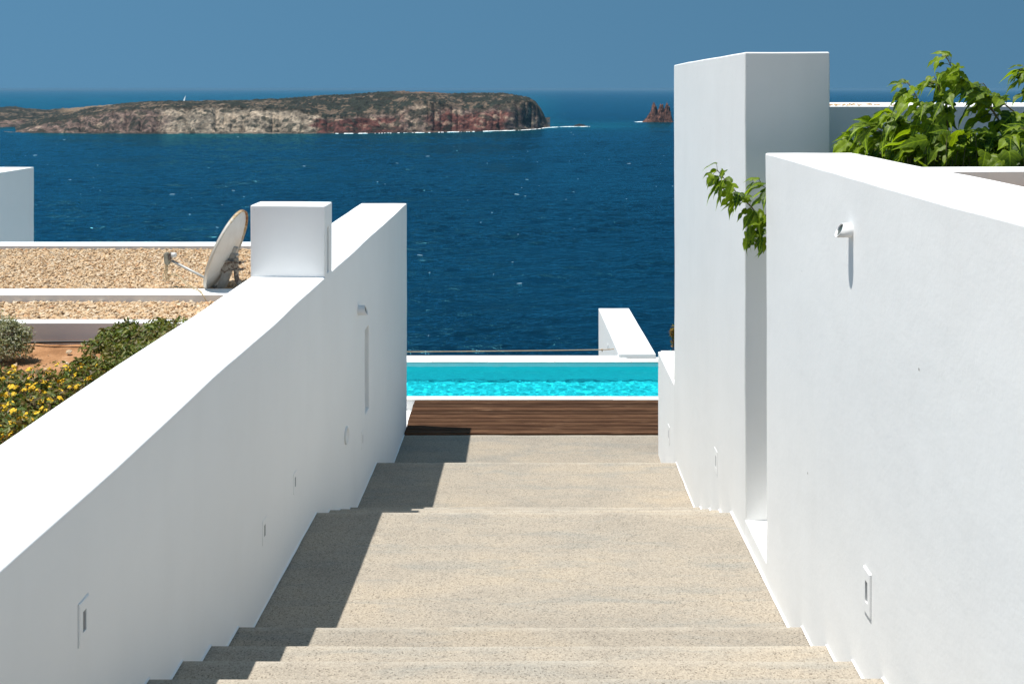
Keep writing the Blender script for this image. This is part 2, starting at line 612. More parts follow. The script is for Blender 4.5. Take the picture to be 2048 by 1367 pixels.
def masonry(x0, x1, y0, y1, z0, z1, step=0.2, bev=0.009, amp=0.008, niches=(), seed=0.0, wave=None):
    """A plastered block with soft uneven edges. niches: (side, y0, y1, z0, z1, depth), side '+x' or '-x'."""
    ey = [v for nn in niches for v in nn[1:3]]
    ez = [v for nn in niches for v in nn[3:5]]
    xs = lerp_list(x0, x1, step)
    ys = lerp_list(y0, y1, step, ey)
    zs = lerp_list(z0, z1, step, ez)
    bm = bmesh.new()
    vd = {}

    def v(x, y, z):
        k = (round(x, 4), round(y, 4), round(z, 4))
        if k not in vd: vd[k] = bm.verts.new(k)
        return vd[k]

    def patch(us, ws, fn, flip, skip=None):
        for i in range(len(us) - 1):
            for j in range(len(ws) - 1):
                if skip and skip((us[i] + us[i + 1]) / 2, (ws[j] + ws[j + 1]) / 2): continue
                q = [fn(us[i], ws[j]), fn(us[i + 1], ws[j]), fn(us[i + 1], ws[j + 1]), fn(us[i], ws[j + 1])]
                bm.faces.new(q[::-1] if flip else q)

    def in_niche(side):
        ns = [nn for nn in niches if nn[0] == side]
        if not ns: return None
        return lambda y, z: any(nn[1] < y < nn[2] and nn[3] < z < nn[4] for nn in ns)
    patch(ys, zs, lambda y, z: v(x1, y, z), False, in_niche('+x'))
    patch(ys, zs, lambda y, z: v(x0, y, z), True, in_niche('-x'))
    patch(xs, zs, lambda x, z: v(x, y0, z), False)
    patch(xs, zs, lambda x, z: v(x, y1, z), True)
    patch(xs, ys, lambda x, y: v(x, y, z1), False)
    patch(xs, ys, lambda x, y: v(x, y, z0), True)
    for side, a, b_, c, d, dep in niches:
        xf = x1 if side == '+x' else x0
        xb = xf - dep if side == '+x' else xf + dep
        yy = [t for t in ys if a - 1e-4 <= t <= b_ + 1e-4]
        zz = [t for t in zs if c - 1e-4 <= t <= d + 1e-4]
        fl = side == '-x'
        patch(yy, zz, lambda y, z: v(xb, y, z), fl)
        patch([0, 1], zz, lambda u, z: v(xf if u == 0 else xb, a, z), not fl)
        patch([0, 1], zz, lambda u, z: v(xf if u == 0 else xb, b_, z), fl)
        patch([0, 1], yy, lambda u, y: v(xf if u == 0 else xb, y, c), fl)
        patch([0, 1], yy, lambda u, y: v(xf if u == 0 else xb, y, d), not fl)
    bmesh.ops.recalc_face_normals(bm, faces=bm.faces)
    sharp = [e for e in bm.edges if len(e.link_faces) == 2 and e.calc_face_angle(0) > 1.0]
    if bev > 0:
        bmesh.ops.bevel(bm, geom=sharp, offset=bev, segments=2, affect='EDGES', profile=0.5, clamp_overlap=True)
    for vt in bm.verts:
        p = vt.co + Vector((seed, 0, 0))
        nv = mnoise.noise_vector(p * 0.75) * amp + mnoise.noise_vector(p * 3.1) * amp * 0.35
        vt.co += nv
        if wave: vt.co.z += wave(vt.co)
    return bm_mesh(bm, 'masonry', True)


def wall(name, me, mat='plaster', parent=None, loc=None, rz=None):
    o = link(name, me, M[mat], parent, loc, rz)
    w = o.modifiers.new('weighted', 'WEIGHTED_NORMAL')
    w.keep_sharp = False
    w.weight = 80
    return o


def tube_mesh(pts, rad, seg=8, name='tube', caps=True):
    """A round tube along points; rad may be a list."""
    pts = [Vector(p) for p in pts]
    n = len(pts)
    rads = rad if isinstance(rad, (list, tuple)) else [rad] * n
    V, Fq = [], []
    up = Vector((0.13, 0.31, 0.94)).normalized()
    for i, p in enumerate(pts):
        t = (pts[min(i + 1, n - 1)] - pts[max(i - 1, 0)]).normalized()
        a = t.cross(up)
        if a.length < 0.05: a = t.cross(Vector((1, 0, 0)))
        a.normalize()
        b = t.cross(a)
        for k in range(seg):
            th = 2 * math.pi * k / seg
            V.append(p + (a * math.cos(th) + b * math.sin(th)) * rads[i])
    for i in range(n - 1):
        for k in range(seg):
            k2 = (k + 1) % seg
            Fq.append((i * seg + k, i * seg + k2, (i + 1) * seg + k2, (i + 1) * seg + k))
    if caps:
        Fq.append(tuple(range(seg))[::-1])
        Fq.append(tuple((n - 1) * seg + k for k in range(seg)))
    me = bpy.data.meshes.new(name)
    me.from_pydata([tuple(v) for v in V], [], Fq)
    me.polygons.foreach_set('use_smooth', [True] * len(me.polygons))
    me.update()
    return me


def spline(pts, n=24):
    """Catmull-Rom through the points."""
    pts = [Vector(p) for p in pts]
    q = [pts[0] * 2 - pts[1]] + pts + [pts[-1] * 2 - pts[-2]]
    out = []
    m = len(pts) - 1
    for i in range(n + 1):
        u = i / n * m
        k = min(int(u), m - 1)
        t = u - k
        a, b, c, d = q[k], q[k + 1], q[k + 2], q[k + 3]
        out.append(0.5 * ((2 * b) + (c - a) * t + (2 * a - 5 * b + 4 * c - d) * t * t + (3 * b - a - 3 * c + d) * t ** 3))
    return out


def box_mesh(x0, x1, y0, y1, z0, z1, bev=0.0, seg=2, name='box'):
    bm = bmesh.new()
    bmesh.ops.create_cube(bm, size=1)
    for v in bm.verts:
        v.co = Vector(((x0 + x1) / 2 + v.co.x * (x1 - x0), (y0 + y1) / 2 + v.co.y * (y1 - y0), (z0 + z1) / 2 + v.co.z * (z1 - z0)))
    if bev: bmesh.ops.bevel(bm, geom=bm.edges[:], offset=bev, segments=seg, affect='EDGES', profile=0.5)
    return bm_mesh(bm, name)


# ------------------------------------------------------------------ sea
WATERLINE = [(-700, 253), (0, 255), (8, 258), (15, 263), (60, 265.5), (300, 267), (600, 266.5), (750, 266), (850, 264.5), (950, 262.5), (1040, 260), (1075, 257.5), (1097, 254), (1112, 250)]


def tab(t, x):
    return np.interp(x, [a for a, _ in t], [b for _, b in t])


def coast_d(px):
    return -SEA * F / (tab(WATERLINE, px) - HZ)


waves = []
for i in range(46):
    lam = 3.2 * (38 / 3.2) ** (rng.random() ** 1.1)
    th = rng.normal(0, 0.55) + R(100)           # travelling mostly towards the viewer
    waves.append((2 * math.pi / lam, th, rng.random() * 6.28, 0.0085 * lam ** 0.9))


def wave_h(X, Y):
    h = np.zeros_like(X)
    for k, th, ph, am in waves:
        s = np.sin(k * (math.cos(th) * X + math.sin(th) * Y) + ph)
        h += am * (1 - np.abs(s)) * 1.5 - am * 0.5
    g = 0.6 + 0.55 * vn(X * 0.018, Y * 0.03, 0, 5) + 0.25 * vn(X * 0.06, Y * 0.1, 0, 6)
    return h * np.clip(g, 0.15, 1.4)


dr = [95.0]
while dr[-1] < 3200: dr.append(dr[-1] * 1.0036)
while dr[-1] < 60000: dr.append(dr[-1] * 1.12)
dr = np.array(dr)
pc = np.concatenate([np.linspace(-2600, -260, 60), np.linspace(-240, 1500, 400), np.linspace(1520, 4600, 70)])
D, PX = np.meshgrid(dr, pc, indexing='ij')
X = (PX - 1024) * D / F
fade = np.clip((3200 - D) / 1400, 0, 1)
Z = SEA + wave_h(X, D) * fade - 0.55
near = D - coast_d(PX)
sh = np.exp(-np.abs(np.minimum(near, 0)) / 75.0) * sstep(1150, 1060, PX)
tip = np.exp(-(((PX - 1190) / 150) ** 2) - ((D - 1500) / 170) ** 2)
sh = np.clip(0.75 * sh * (PX > -700) + 0.95 * tip, 0, 1) * (0.75 + 0.35 * vn(X * 0.01, D * 0.02, 0, 9))
sea_o = link('sea', np_mesh('sea', np.stack([X, D, Z], -1).reshape(-1, 3), grid_faces(*X.shape), True, None, {'shallow': np.clip(sh, 0, 1)}), M['sea'])
tag(sea_o, 'deep blue choppy sea reaching to the horizon', None, None, 'structure')

# far water off to both sides and behind the hill is not built; white crests on the waves
V, Fc = [], []
for i in range(190):
    d = 190 * (3000 / 190) ** (rng.random() ** 0.8)
    px = rng.uniform(-250, 1450)
    if px < 1120 and d > coast_d(np.array([px]))[0] - 30: continue
    x = (px - 1024) * d / F
    ln = (0.22 + rng.random() ** 3 * 1.1) * (d / 300) ** 0.42
    ht = ln * rng.uniform(0.09, 0.2)
    n = 7
    base = len(V)
    zt = SEA + float(wave_h(np.array([x]), np.array([d]))[0]) - 0.48
    tilt = rng.uniform(-0.15, 0.15)
    for k in range(n):
        u = k / (n - 1) * 2 - 1
        e = (1 - abs(u) ** 1.5) * rng.uniform(0.5, 1.0)
        xx, yy = x + u * ln, d + tilt * u * ln
        V += [(xx, yy, zt - 0.1 + u * tilt), (xx, yy + 0.5 * ht, zt + ht * e + u * tilt), (xx, yy + ht * 1.6, zt - 0.1 + u * tilt)]
    for k in range(n - 1):
        a = base + 3 * k
        Fc += [(a, a + 3, a + 4, a + 1), (a + 1, a + 4, a + 5, a + 2)]
o = link('whitecaps', np_mesh('whitecaps', V, Fc), M['crest'])
tag(o, 'small white crests scattered over the blue sea', 'whitecaps', None, 'stuff')

# ------------------------------------------------------------------ island
def build_land(name, label, pxs, coast, crest, top, wc, wr, back, seed, zones, jag=1.0):
    s1 = np.concatenate([np.linspace(-14, 0, 6)[:-1], np.linspace(0, 1, 64)[:-1]])
    srow = np.concatenate([np.linspace(-14, 0, 5)[:-1], np.linspace(0, wc * 1.3, 66)[:-1], np.linspace(wc * 1.3, wr, 60)[:-1], np.linspace(wr, wr + back, 24)])
    S, PXg = np.meshgrid(srow, pxs, indexing='ij')
    dc = tab_d(coast, PXg)
    d = dc + S
    X = (PXg - 1024) * d / F
    Xc = (PXg - 1024) * dc / F
    hc = -SEA - (tab(crest, PXg) - HZ) * (dc + wr) / F
    ht = -SEA - (tab(top, PXg) - HZ) * (dc + wc) / F
    ht = np.minimum(ht, hc - 0.5)
    # gullies: the cliff line wanders in and out
    rid = lambda L, sd: 1 - 2 * np.abs(vn(Xc / L, S / (L * 5), 0, seed + sd))
    G = jag * (13 * fbm(Xc / 70, 0 * Xc, 0, 3, seed) + 11.0 * rid(38, 3) + 6.5 * rid(17, 5) + 3.5 * rid(8, 6)) * (wc / 40)
    Se = S - (G + 5) * sstep(0, 12, S) * sstep(wc * 2.2, wc * 0.9, S) * 0.9
    cl = np.clip(Se / wc, 0, 1)
    prof = np.where(cl < 0.55, cl * 1.15, 0.6325 + (cl - 0.55) * 0.8167)
    h = ht * prof ** 0.9
    t = np.clip((S - wc) / (wr - wc), 0, 1)
    h = h + (hc - ht) * np.sin(t * math.pi / 2) * (cl > 0)
    bk = sstep(0, 1, (S - wr) / back)
    h = h * (1 - bk)
    h = np.where(S < 0, S * 0.5, h)
    amp = np.clip(h / 8, 0, 1)
    h = h + amp * (3.0 * fbm(X / 15, d / 15, h / 15, 4, seed + 9) + 1.5 * fbm(X / 4, d / 4, h / 4, 3, seed + 13))
    # scrub makes bumps on the plateau
    scrub = fbm(X / 22, d / 34, 0, 4, seed + 21) + 0.45 * vn(X / 5, d / 8, 0, seed + 25)
    flat = sstep(0.78, 1.0, cl + 0.10 * fbm(X / 20, S / 20, 0, 3, seed + 30))
    sc_m = sstep(-0.42, -0.10, scrub + 0.35 * vn(X / 2.6, d / 4.5, 0, seed + 26)) * flat
    h = h + sc_m * 1.1 * np.abs(vn(X / 3.5, d / 5, 0, seed + 31)) * amp
    end = sstep(0, 1, (pxs[-1] - PXg) / 14) if zones != 'back' else 1.0
    h = np.where(S > 0, h * end, h) - 0.0
    Z = SEA + h
    # rock colours by zone of the coast
    wob = PXg + 26 * fbm(Xc / 40, h / 10, 0, 3, seed + 40)
    streak = fbm(Xc / 9 + S / 40, S / 40, h / 9, 4, seed + 41)
    blot = fbm(X / 13, h / 7, d / 30, 4, seed + 42)
    def zone(a, b, sft=22): return sstep(a - sft, a + sft, wob) * (1 - sstep(b - sft, b + sft, wob))
    cA = np.array([0.165, 0.112, 0.090]); cB = np.array([0.31, 0.25, 0.185]); cR = np.array([0.108, 0.043, 0.034])
    cT = np.array([0.27, 0.205, 0.145]); cD = np.array([0.058, 0.047, 0.043]); cS = np.array([0.0165, 0.0215, 0.0150]); cG = np.array([0.135, 0.098, 0.068])
    c = np.broadcast_to(cA, X.shape + (3,)).copy()
    def lay(c, m, col): return c * (1 - m[..., None]) + col * m[..., None]
    if zones == 'main':
        c = lay(c, zone(330, 650) * 0.95, cB)
        c = lay(c, zone(630, 815, 12) * sstep(0.85, 0.6, cl + 0.15 * blot), cR)
        c = lay(c, zone(815, 895) * 0.8, cT)
        c = lay(c, zone(860, 1045, 14) * sstep(0.82, 0.55, cl + 0.2 * blot), cR * 1.15)
        c = lay(c, zone(790, 870, 20) * sstep(0.6, 0.35, cl) * 0.7, cA)
        c = lay(c, zone(1015, 1300, 12) * 0.9, cD)
        c = lay(c, zone(1000, 1060, 12) * sstep(0.55, 0.75, cl) * 0.5, cT)
    c = c * np.clip(1 + 0.8 * streak[..., None] + 0.8 * blot[..., None], 0.25, 2)
    crisp = fbm(X / 3.2, h / 2.4, d / 6, 3, seed + 70)
    c = c * np.clip(1 + 0.75 * crisp[..., None], 0.35, 1.9)
    pale = sstep(0.18, 0.45, streak + 0.4 * blot) * (1 - flat)
    c = lay(c, pale * 0.65, cT * 1.3)
    # bushes on the slopes
    veg = sstep(0.13, 0.27, fbm(X / 9, h / 5, d / 12, 3, seed + 50) + 0.12 * (PXg < 330)) * (1 - flat)
    c = lay(c, veg * 0.75, cS * 1.3)
    g = np.broadcast_to(cG, X.shape + (3,)) * (1 + 0.5 * blot[..., None])
    c = lay(c, flat, g)
    c = lay(c, sc_m * 0.95, cS * (1 + 0.5 * vn(X / 6, d / 6, 0, seed + 60))[..., None])
    if zones == 'back':
        field = sstep(110, 140, PXg) * sstep(0.35, 0.6, t)
        c = lay(c, field * 0.9, np.array([0.22, 0.155, 0.10]))
    if zones == 'main':
        bare = sstep(770, 830, PXg) * sstep(920, 860, PXg) * sstep(0.6, 0.8, t)
        c = lay(c, bare * 0.85, np.array([0.16, 0.105, 0.075]))
    tide = sstep(2.5, 0.6, h)
    c = lay(c, tide * 0.5, cD * 0.7)
    c = np.clip(c, 0.008, 0.7)
    o = link(name, np_mesh(name, np.stack([X, d, Z], -1).reshape(-1, 3), grid_faces(*X.shape), True, c.reshape(-1, 3)), M['rock'])
    return tag(o, label, None, None, 'structure')


def tab_d(t, px):
    return -SEA * F / (tab(t, px) - HZ)


COAST = [(8, 262.5), (15, 263.5), (60, 265.5), (300, 267), (600, 266.5), (750, 266), (850, 264.5), (950, 262.5), (1040, 260), (1075, 257.5), (1100, 254)]
CREST = [(8, 264), (15, 260), (34, 249), (70, 241), (100, 235), (171, 219), (230, 211), (262, 206), (300, 204), (400, 203), (500, 201), (600, 196), (650, 191.5), (700, 190), (750, 185.5), (800, 183.5), (850, 184.5), (900, 188), (950, 186.5), (1000, 187), (1030, 191), (1058, 197), (1072, 205), (1082, 219), (1092, 238), (1100, 253)]
TOP = [(8, 264), (34, 254), (100, 244), (171, 230), (230, 222), (330, 214), (450, 213), (600, 220), (650, 234), (720, 232), (790, 231), (830, 205), (880, 206), (930, 220), (980, 212), (1030, 200), (1060, 203), (1075, 212), (1085, 228), (1100, 253)]
build_land('island', 'long rocky island with pale and red cliffs across the water', np.linspace(8, 1100, 760), COAST, CREST, TOP, 42, 235, 260, 3, 'main')
BCOAST = [(-800, 253), (0, 254), (100, 252), (320, 250)]
BCREST = [(-800, 203), (-250, 209), (-60, 213), (0, 215), (31, 214), (51, 218.5), (99, 220.5), (150, 216), (236, 209.5), (290, 211), (320, 230)]
BTOP = [(-800, 240), (0, 241), (320, 240)]
build_land('headland', 'low scrubby headland behind the left end of the island', np.linspace(-800, 320, 420), BCOAST, BCREST, BTOP, 40, 430, 300, 83, 'back', 0.6)

# surf where the swell meets the cliffs
V, Fc = [], []
pxs = np.arange(10, 1183, 1.1)
pr = vn(pxs / 9.0, 0 * pxs, 0, 77) + 0.6 * vn(pxs / 2.6, 0 * pxs, 0, 78)
bias = tab([(10, -0.6), (60, -2), (600, -2), (650, -0.35), (760, 0.05), (860, 0.15), (950, 0.5), (1180, 1.1)], pxs)
bars = []
for i, px in enumerate(pxs):
    a = pr[i] + bias[i]
    if px < 1098:
        d0 = float(tab_d(COAST, px)) - 1.0
    else:
        d0 = float(tab_d([(1098, 254.5), (1130, 253), (1183, 252.5)], px))
    hgt = np.clip((a + 0.25) * 0.45, 0, 0.9) * (0.3 + 0.5 * rng.random())
    if px > 1098: hgt *= np.clip((1186 - px) / 60, 0, 1)
    x = (px - 1024) * d0 / F
    k = len(V)
    V += [(x, d0 - 5, SEA - 0.6), (x, d0 - 2.0, SEA + hgt - 0.1), (x, d0 + 3.5, SEA - 0.6)]
    if i and hgt > 0.05 and bars[-1] > 0.05:
        Fc += [(k - 3, k, k + 1, k - 2), (k - 2, k + 1, k + 2, k - 1)]
    bars.append(hgt)
for px in np.arange(1268, 1350, 1.0):
    d0 = 1650.0
    hgt = 1.0 * (0.4 + rng.random()) * np.clip(1 - abs(px - 1300) / 45, 0.2, 1) * (vn(px / 5.0, 0.0, 0, 91) > -0.3)
    x = (px - 1024) * d0 / F
    k = len(V)
    V += [(x, d0 - 5, SEA - 0.6), (x, d0 - 2, SEA + hgt), (x, d0 + 3, SEA - 0.6)]
    if px > 1268: Fc += [(k - 3, k, k + 1, k - 2), (k - 2, k + 1, k + 2, k - 1)]
o = link('surf', np_mesh('surf', V, Fc), M['foam'])
tag(o, 'thin white surf breaking along the foot of the island', 'surf', None, 'stuff')


def sea_rock(name, label, table, yw, dep, seed, tone):
    d0 = -SEA * F / (yw - HZ)
    px = np.linspace(table[0][0], table[-1][0], 150)
    s = np.linspace(-1.15, 1.15, 80)
    S, PXg = np.meshgrid(s, px, indexing='ij')
    hmax = np.maximum(0, -SEA - (tab(table, PXg) - HZ) * d0 / F)
    rough = fbm(PXg / 6, S * 3, 0, 4, seed)
    lean = 0.12 * fbm(PXg / 10, 0 * S, 0, 3, seed + 4)
    prof = np.clip(1 - np.abs(S + lean) ** 1.6, 0, 1)
    fine = fbm(PXg / 1.6, S * 9, 0, 3, seed + 8)
    h = hmax * prof * (1 + 0.45 * rough * (np.abs(S) > 0.10) + 0.16 * fine) - 1.0
    X = (PXg - 1024) * d0 / F + 1.2 * rough + 0.8 * fine
    Y = d0 + S * dep
    b = fbm(X / 5, h / 4, Y / 5, 4, seed + 2)
    c = np.array(tone)[None, None, :] * np.clip(1 + 0.9 * b[..., None] + 1.1 * fine[..., None], 0.3, 2.4)
    o = link(name, np_mesh(name, np.stack([X, Y, SEA + h], -1).reshape(-1, 3), grid_faces(*X.shape), True, np.clip(c, 0.01, 0.6).reshape(-1, 3)), M['rock'])
    return tag(o, label, 'rock')


sea_rock('sea_stack', 'reddish rock stack with three jagged spires right of the island', [(1282, 244.5), (1289, 238.5), (1296, 231), (1301, 225), (1304, 213), (1307, 203.5), (1310, 207), (1313, 220), (1316, 221), (1320, 212), (1324, 212.5), (1327, 222), (1330, 215), (1334, 209.5), (1338, 212), (1341, 222), (1343, 238), (1345, 244.5)], 243.5, 17, 200, (0.13, 0.060, 0.042))
sea_rock('reef_rock', 'low dark rock awash in surf off the tip of the island', [(1142, 252), (1150, 249), (1158, 247), (1166, 248.5), (1174, 252)], 251.5, 9, 220, (0.035, 0.03, 0.03))

# sailing boat beyond the island
bp = P(369, 202.5, 4400)
bp.z = SEA
boat = tag(empty('sailing_boat', bp, 0), 'tiny white sailing boat far behind the island', 'boat')
bm = bmesh.new()
hullp = []
for (y, w, zt) in ((-8, 1.2, 2.0), (-5, 2.2, 1.9), (0, 2.6, 1.8), (5, 1.9, 2.0), (8, 0.9, 2.2), (10, 0.05, 2.4)):
    hullp.append([bm.verts.new((y, -w, zt)), bm.verts.new((y, -w * 0.6, -0.6)), bm.verts.new((y, w * 0.6, -0.6)), bm.verts.new((y, w, zt))])
for a, b in zip(hullp[:-1], hullp[1:]):
    for k in range(3): bm.faces.new((a[k], a[k + 1], b[k + 1], b[k]))
    bm.faces.new((a[3], a[0], b[0], b[3]))
bm.faces.new(hullp[0])
link('hull', bm_mesh(bm, 'hull'), M['hull'], boat)
link('mast', tube_mesh([(1, 0, 0), (1, 0, 31)], 0.25, 6), M['galv'], boat)
bm = bmesh.new()
for sgn in (0.0,):
    rows = []
    for i in range(7):
        t = i / 6
        rows.append([bm.verts.new((0.8 - (9 * (1 - t) ** 0.8) * u, 1.6 * math.sin(u * 2.2) * (1 - t * 0.6), 3 + 27 * t)) for u in (0, 0.33, 0.66, 1)])
    for a, b in zip(rows[:-1], rows[1:]):
        for k in range(3): bm.faces.new((a[k], a[k + 1], b[k + 1], b[k]))
link('sail', bm_mesh(bm, 'sail', True), M['sail'], boat)
boat.rotation_euler = (R(-24), 0, 0)

# ------------------------------------------------------------------ hillside under the houses
gx = np.concatenate([np.linspace(-400, -30, 30), np.linspace(-28, 28, 40), np.linspace(30, 400, 30)])
gy = np.concatenate([np.linspace(-60, 14, 30), np.linspace(15, 60, 40), np.linspace(64, 150, 30)])
GX, GY = np.meshgrid(gx, gy)
gz = np.interp(GY, [-60, -4, 4, 14, 17, 40, 90, 125, 150], [1, -4.5, -5.2, -5.6, -9, -23, -48, -61, -66])
gz = gz + 0.5 * fbm(GX / 9, GY / 9, 0, 4, 301) * (GY > 17)
o = link('hillside', np_mesh('hillside', np.stack([GX, GY, gz], -1).reshape(-1, 3), grid_faces(*GX.shape)), M['hill'])
tag(o, 'dry hillside under the terrace falling to the sea', None, None, 'structure')

# ------------------------------------------------------------------ staircase
LA, LX = 0.0238, -1.675          # left wall face: x = LX + LA * d
RA, RX = 0.0245, 1.52            # right wall face
lx = lambda d: LX + LA * d
rx = lambda d: RX + RA * d
stairs = tag(empty('staircase', (0, 5, -4.5)), 'broad exposed aggregate stairs with landings between white walls', None, None, 'structure')
STEPS = [  # kind, nosing d, h at back, h at nosing
    ('landing', -3.0, 1.52, 1.60, 1.60),
    ('step', 1.52, 1.92, 1.76, 1.76), ('step', 1.92, 2.32, 1.92, 1.92), ('step', 2.32, 2.72, 2.08, 2.08),
    ('step', 2.72, 3.12, 2.24, 2.24), ('step', 3.12, 3.52, 2.40, 2.40), ('step', 3.52, 3.916, 2.56, 2.56),
    ('step', 3.916, 4.289, 2.72, 2.72), ('step', 4.289, 4.664, 2.88, 2.88), ('step', 4.664, 5.10, 3.04, 3.043),
    ('landing', 5.10, 6.94, 3.205, 3.26),
    ('step', 6.94, 7.385, 3.44, 3.449), ('step', 7.385, 7.79, 3.62, 3.627), ('step', 7.79, 8.22, 3.80, 3.813),
    ('landing', 8.22, 9.60, 3.955, 3.98),
    ('step', 9.60, 9.98, 4.15, 4.16), ('step', 9.98, 10.36, 4.32, 4.325),
    ('landing', 10.36, 11.64, 4.47, 4.472),
]


def step_mesh(d0, d1, h0, h1, first_back):
    wide = 0.30
    xa, xb = LX - wide, (RX + wide + 0.12 if d1 < 11 else 3.6)
    nx = 26
    yb = d0 - first_back
    prof = []                                                     # section from back to nosing, then down the riser
    ny = max(2, int((d1 - d0) / 0.35))
    for i in range(ny + 1):
        t = i / ny
        y = d0 + (d1 - d0 - 0.008) * t
        prof.append((y, -(h0 + (h1 - h0) * t)))
    prof = [(yb, -h0)] + prof
    prof.insert(len(prof) - 1, (d1 - 0.055, prof[-1][1]))
    y, z = prof[-1]
    prof += [(d1 - 0.002, z - 0.004), (d1, z - 0.012), (d1, z - 0.09), (d1, z - 0.45), (yb, z - 0.45)]
    V, Fq = [], []
    xs = np.linspace(xa, xb, nx)
    m = len(prof)
    for x in xs:
        for (yy, zz) in prof:
            j = 0.004 * mnoise.noise(Vector((x * 2.1, yy * 2, zz * 3)))
            k = 0.006 * mnoise.noise(Vector((x * 1.1 + 9, d1 * 7, 0))) if yy >= d1 - 0.01 else 0
            V.append((x, yy + k, zz + j))
    for i in range(nx - 1):
        for k in range(m):
            k2 = (k + 1) % m
            Fq.append((i * m + k, i * m + k2, (i + 1) * m + k2, (i + 1) * m + k))
    Fq.append(tuple(range(m))[::-1]); Fq.append(tuple((nx - 1) * m + k for k in range(m)))
    me = bpy.data.meshes.new('step')
    me.from_pydata(V, [], Fq)
    nose = [1.0 if (yy > d1 - 0.04 and zz > z - 0.02) else 0.0 for _ in xs for (yy, zz) in prof]
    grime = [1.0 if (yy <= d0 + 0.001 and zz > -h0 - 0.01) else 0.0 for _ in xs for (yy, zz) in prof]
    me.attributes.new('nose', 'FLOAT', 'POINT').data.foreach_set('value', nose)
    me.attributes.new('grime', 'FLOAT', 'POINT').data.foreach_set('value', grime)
    bm = bmesh.new(); bm.from_mesh(me); bmesh.ops.recalc_face_normals(bm, faces=bm.faces); bm.to_mesh(me); bm.free()
    return me


for i, (kind, d0, d1, h0, h1) in enumerate(STEPS):
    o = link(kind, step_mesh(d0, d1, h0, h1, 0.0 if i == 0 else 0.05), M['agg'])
    o.parent = stairs
    o.matrix_parent_inverse = Matrix.Translation(-stairs.location)
    # thin run of wall paint spilt along both edges of the tread
    for side in (-1, 1):
        if side > 0 and d1 > 11: continue
        n = max(3, int((d1 - d0) / 0.08))
        bm = bmesh.new()
        prev = None
        for k in range(n + 1):
            t = k / n
            dd = d0 + (d1 - 0.004 - d0) * t
            zz = -(h0 + (h1 - h0) * t) + 0.0065
            xw = lx(dd) if side < 0 else rx(dd)
            w = 0.012 + 0.005 * mnoise.noise(Vector((dd * 5, side * 3.0, 0)))
            a = bm.verts.new((xw - side * w, dd, zz)); b = bm.verts.new((xw + side * 0.02, dd, zz + 0.003))
            if prev: bm.faces.new((prev[0], a, b, prev[1]) if side < 0 else (prev[1], b, a, prev[0]))
            prev = (a, b)
        bmesh.ops.recalc_face_normals(bm, faces=bm.faces)
        o = link('paint_edge', bm_mesh(bm, 'paint_edge'), M['plaster'])
        o.parent = stairs
        o.matrix_parent_inverse = Matrix.Translation(-stairs.location)

# ------------------------------------------------------------------ walls beside the stairs
rzL, rzR = -math.atan(LA), -math.atan(RA)
lw = tag(empty('white_wall', (LX, 0, 0), rzL), 'long level white plastered wall left of the stairs', 'wall')
LIGHTS_L = [(3.29, 3.36, 1.878, 2.035), ]
LB = wall('wall_body', masonry(-0.605, 0, -2.5, 11.93, -5.2, -1.512, 0.22, 0.012, 0.009,
         niches=[('+x', 8.97, 9.19, -3.25, -2.41, 0.13)]), parent=lw)
o = wall('chimney', masonry(-0.604, -0.0015, 7.232, 7.486, -1.535, -0.935, 0.1, 0.011, 0.006,
         niches=[('+x', 7.315, 7.385, -1.49, -1.125, 0.12)]), parent=lw)
o['label'] = 'white block chimney with a narrow slot in its side'

rw = tag(empty('white_wall', (RX, 0, 0), rzR), 'near white wall on the right with the wall lamp', 'wall')
RB_ = wall('wall_body', masonry(0, 0.585, -2.5, 5.905, -3.75, -0.42, 0.22, 0.012, 0.011, seed=30), parent=rw)
wall('plinth', masonry(0.004, 1.3, 5.88, 6.53, -3.75, -3.108, 0.2, 0.006, 0.003, seed=30), parent=rw)

tw = tag(empty('white_wall', (RX, 0, 0), rzR), 'tall white slab wall standing like a tower beyond the gap', 'wall')
TB = wall('wall_body', masonry(0, 0.612, 6.50, 9.78, -5.2, 0.262, 0.22, 0.012, 0.009, seed=60), 'plaster_tower', parent=tw)

fw = tag(empty('white_wall', (RX, 0, 0), rzR), 'low end of white wall with pale stone cap beside the pool deck', 'wall')
FB = wall('wall_body', masonry(0.0, 0.60, 9.775, 11.02, -5.2, -3.212, 0.2, 0.006, 0.003, seed=60), parent=fw)
for k in range(3):
    link('cap_stone', box_mesh(0.03, 0.62, 9.80 + k * 0.405, 9.80 + k * 0.405 + 0.40, -3.225, -3.196, 0.003), M['stone'], fw)

# ------------------------------------------------------------------ wall lamps and step lights
from mathutils.bvhtree import BVHTree


def face_tree(o):
    bm = bmesh.new(); bm.from_mesh(o.data)
    t = BVHTree.FromBMesh(bm); bm.free()
    return t


TREES = {-1: [face_tree(LB)], 1: [face_tree(RB_), face_tree(TB), face_tree(FB)]}


def on_face(side, d, z):
    """The true plaster surface at distance d and height z, as an x."""
    c, a, x0 = (math.cos(rzL), LA, LX) if side < 0 else (math.cos(rzR), RA, RX)
    yl = d / c
    for t in TREES[side]:
        hit = t.ray_cast(Vector((-side * 0.3, yl, z)), Vector((side, 0, 0)), 0.4)
        if hit[0] is not None: return x0 + a * d + hit[0].x
    return x0 + a * d

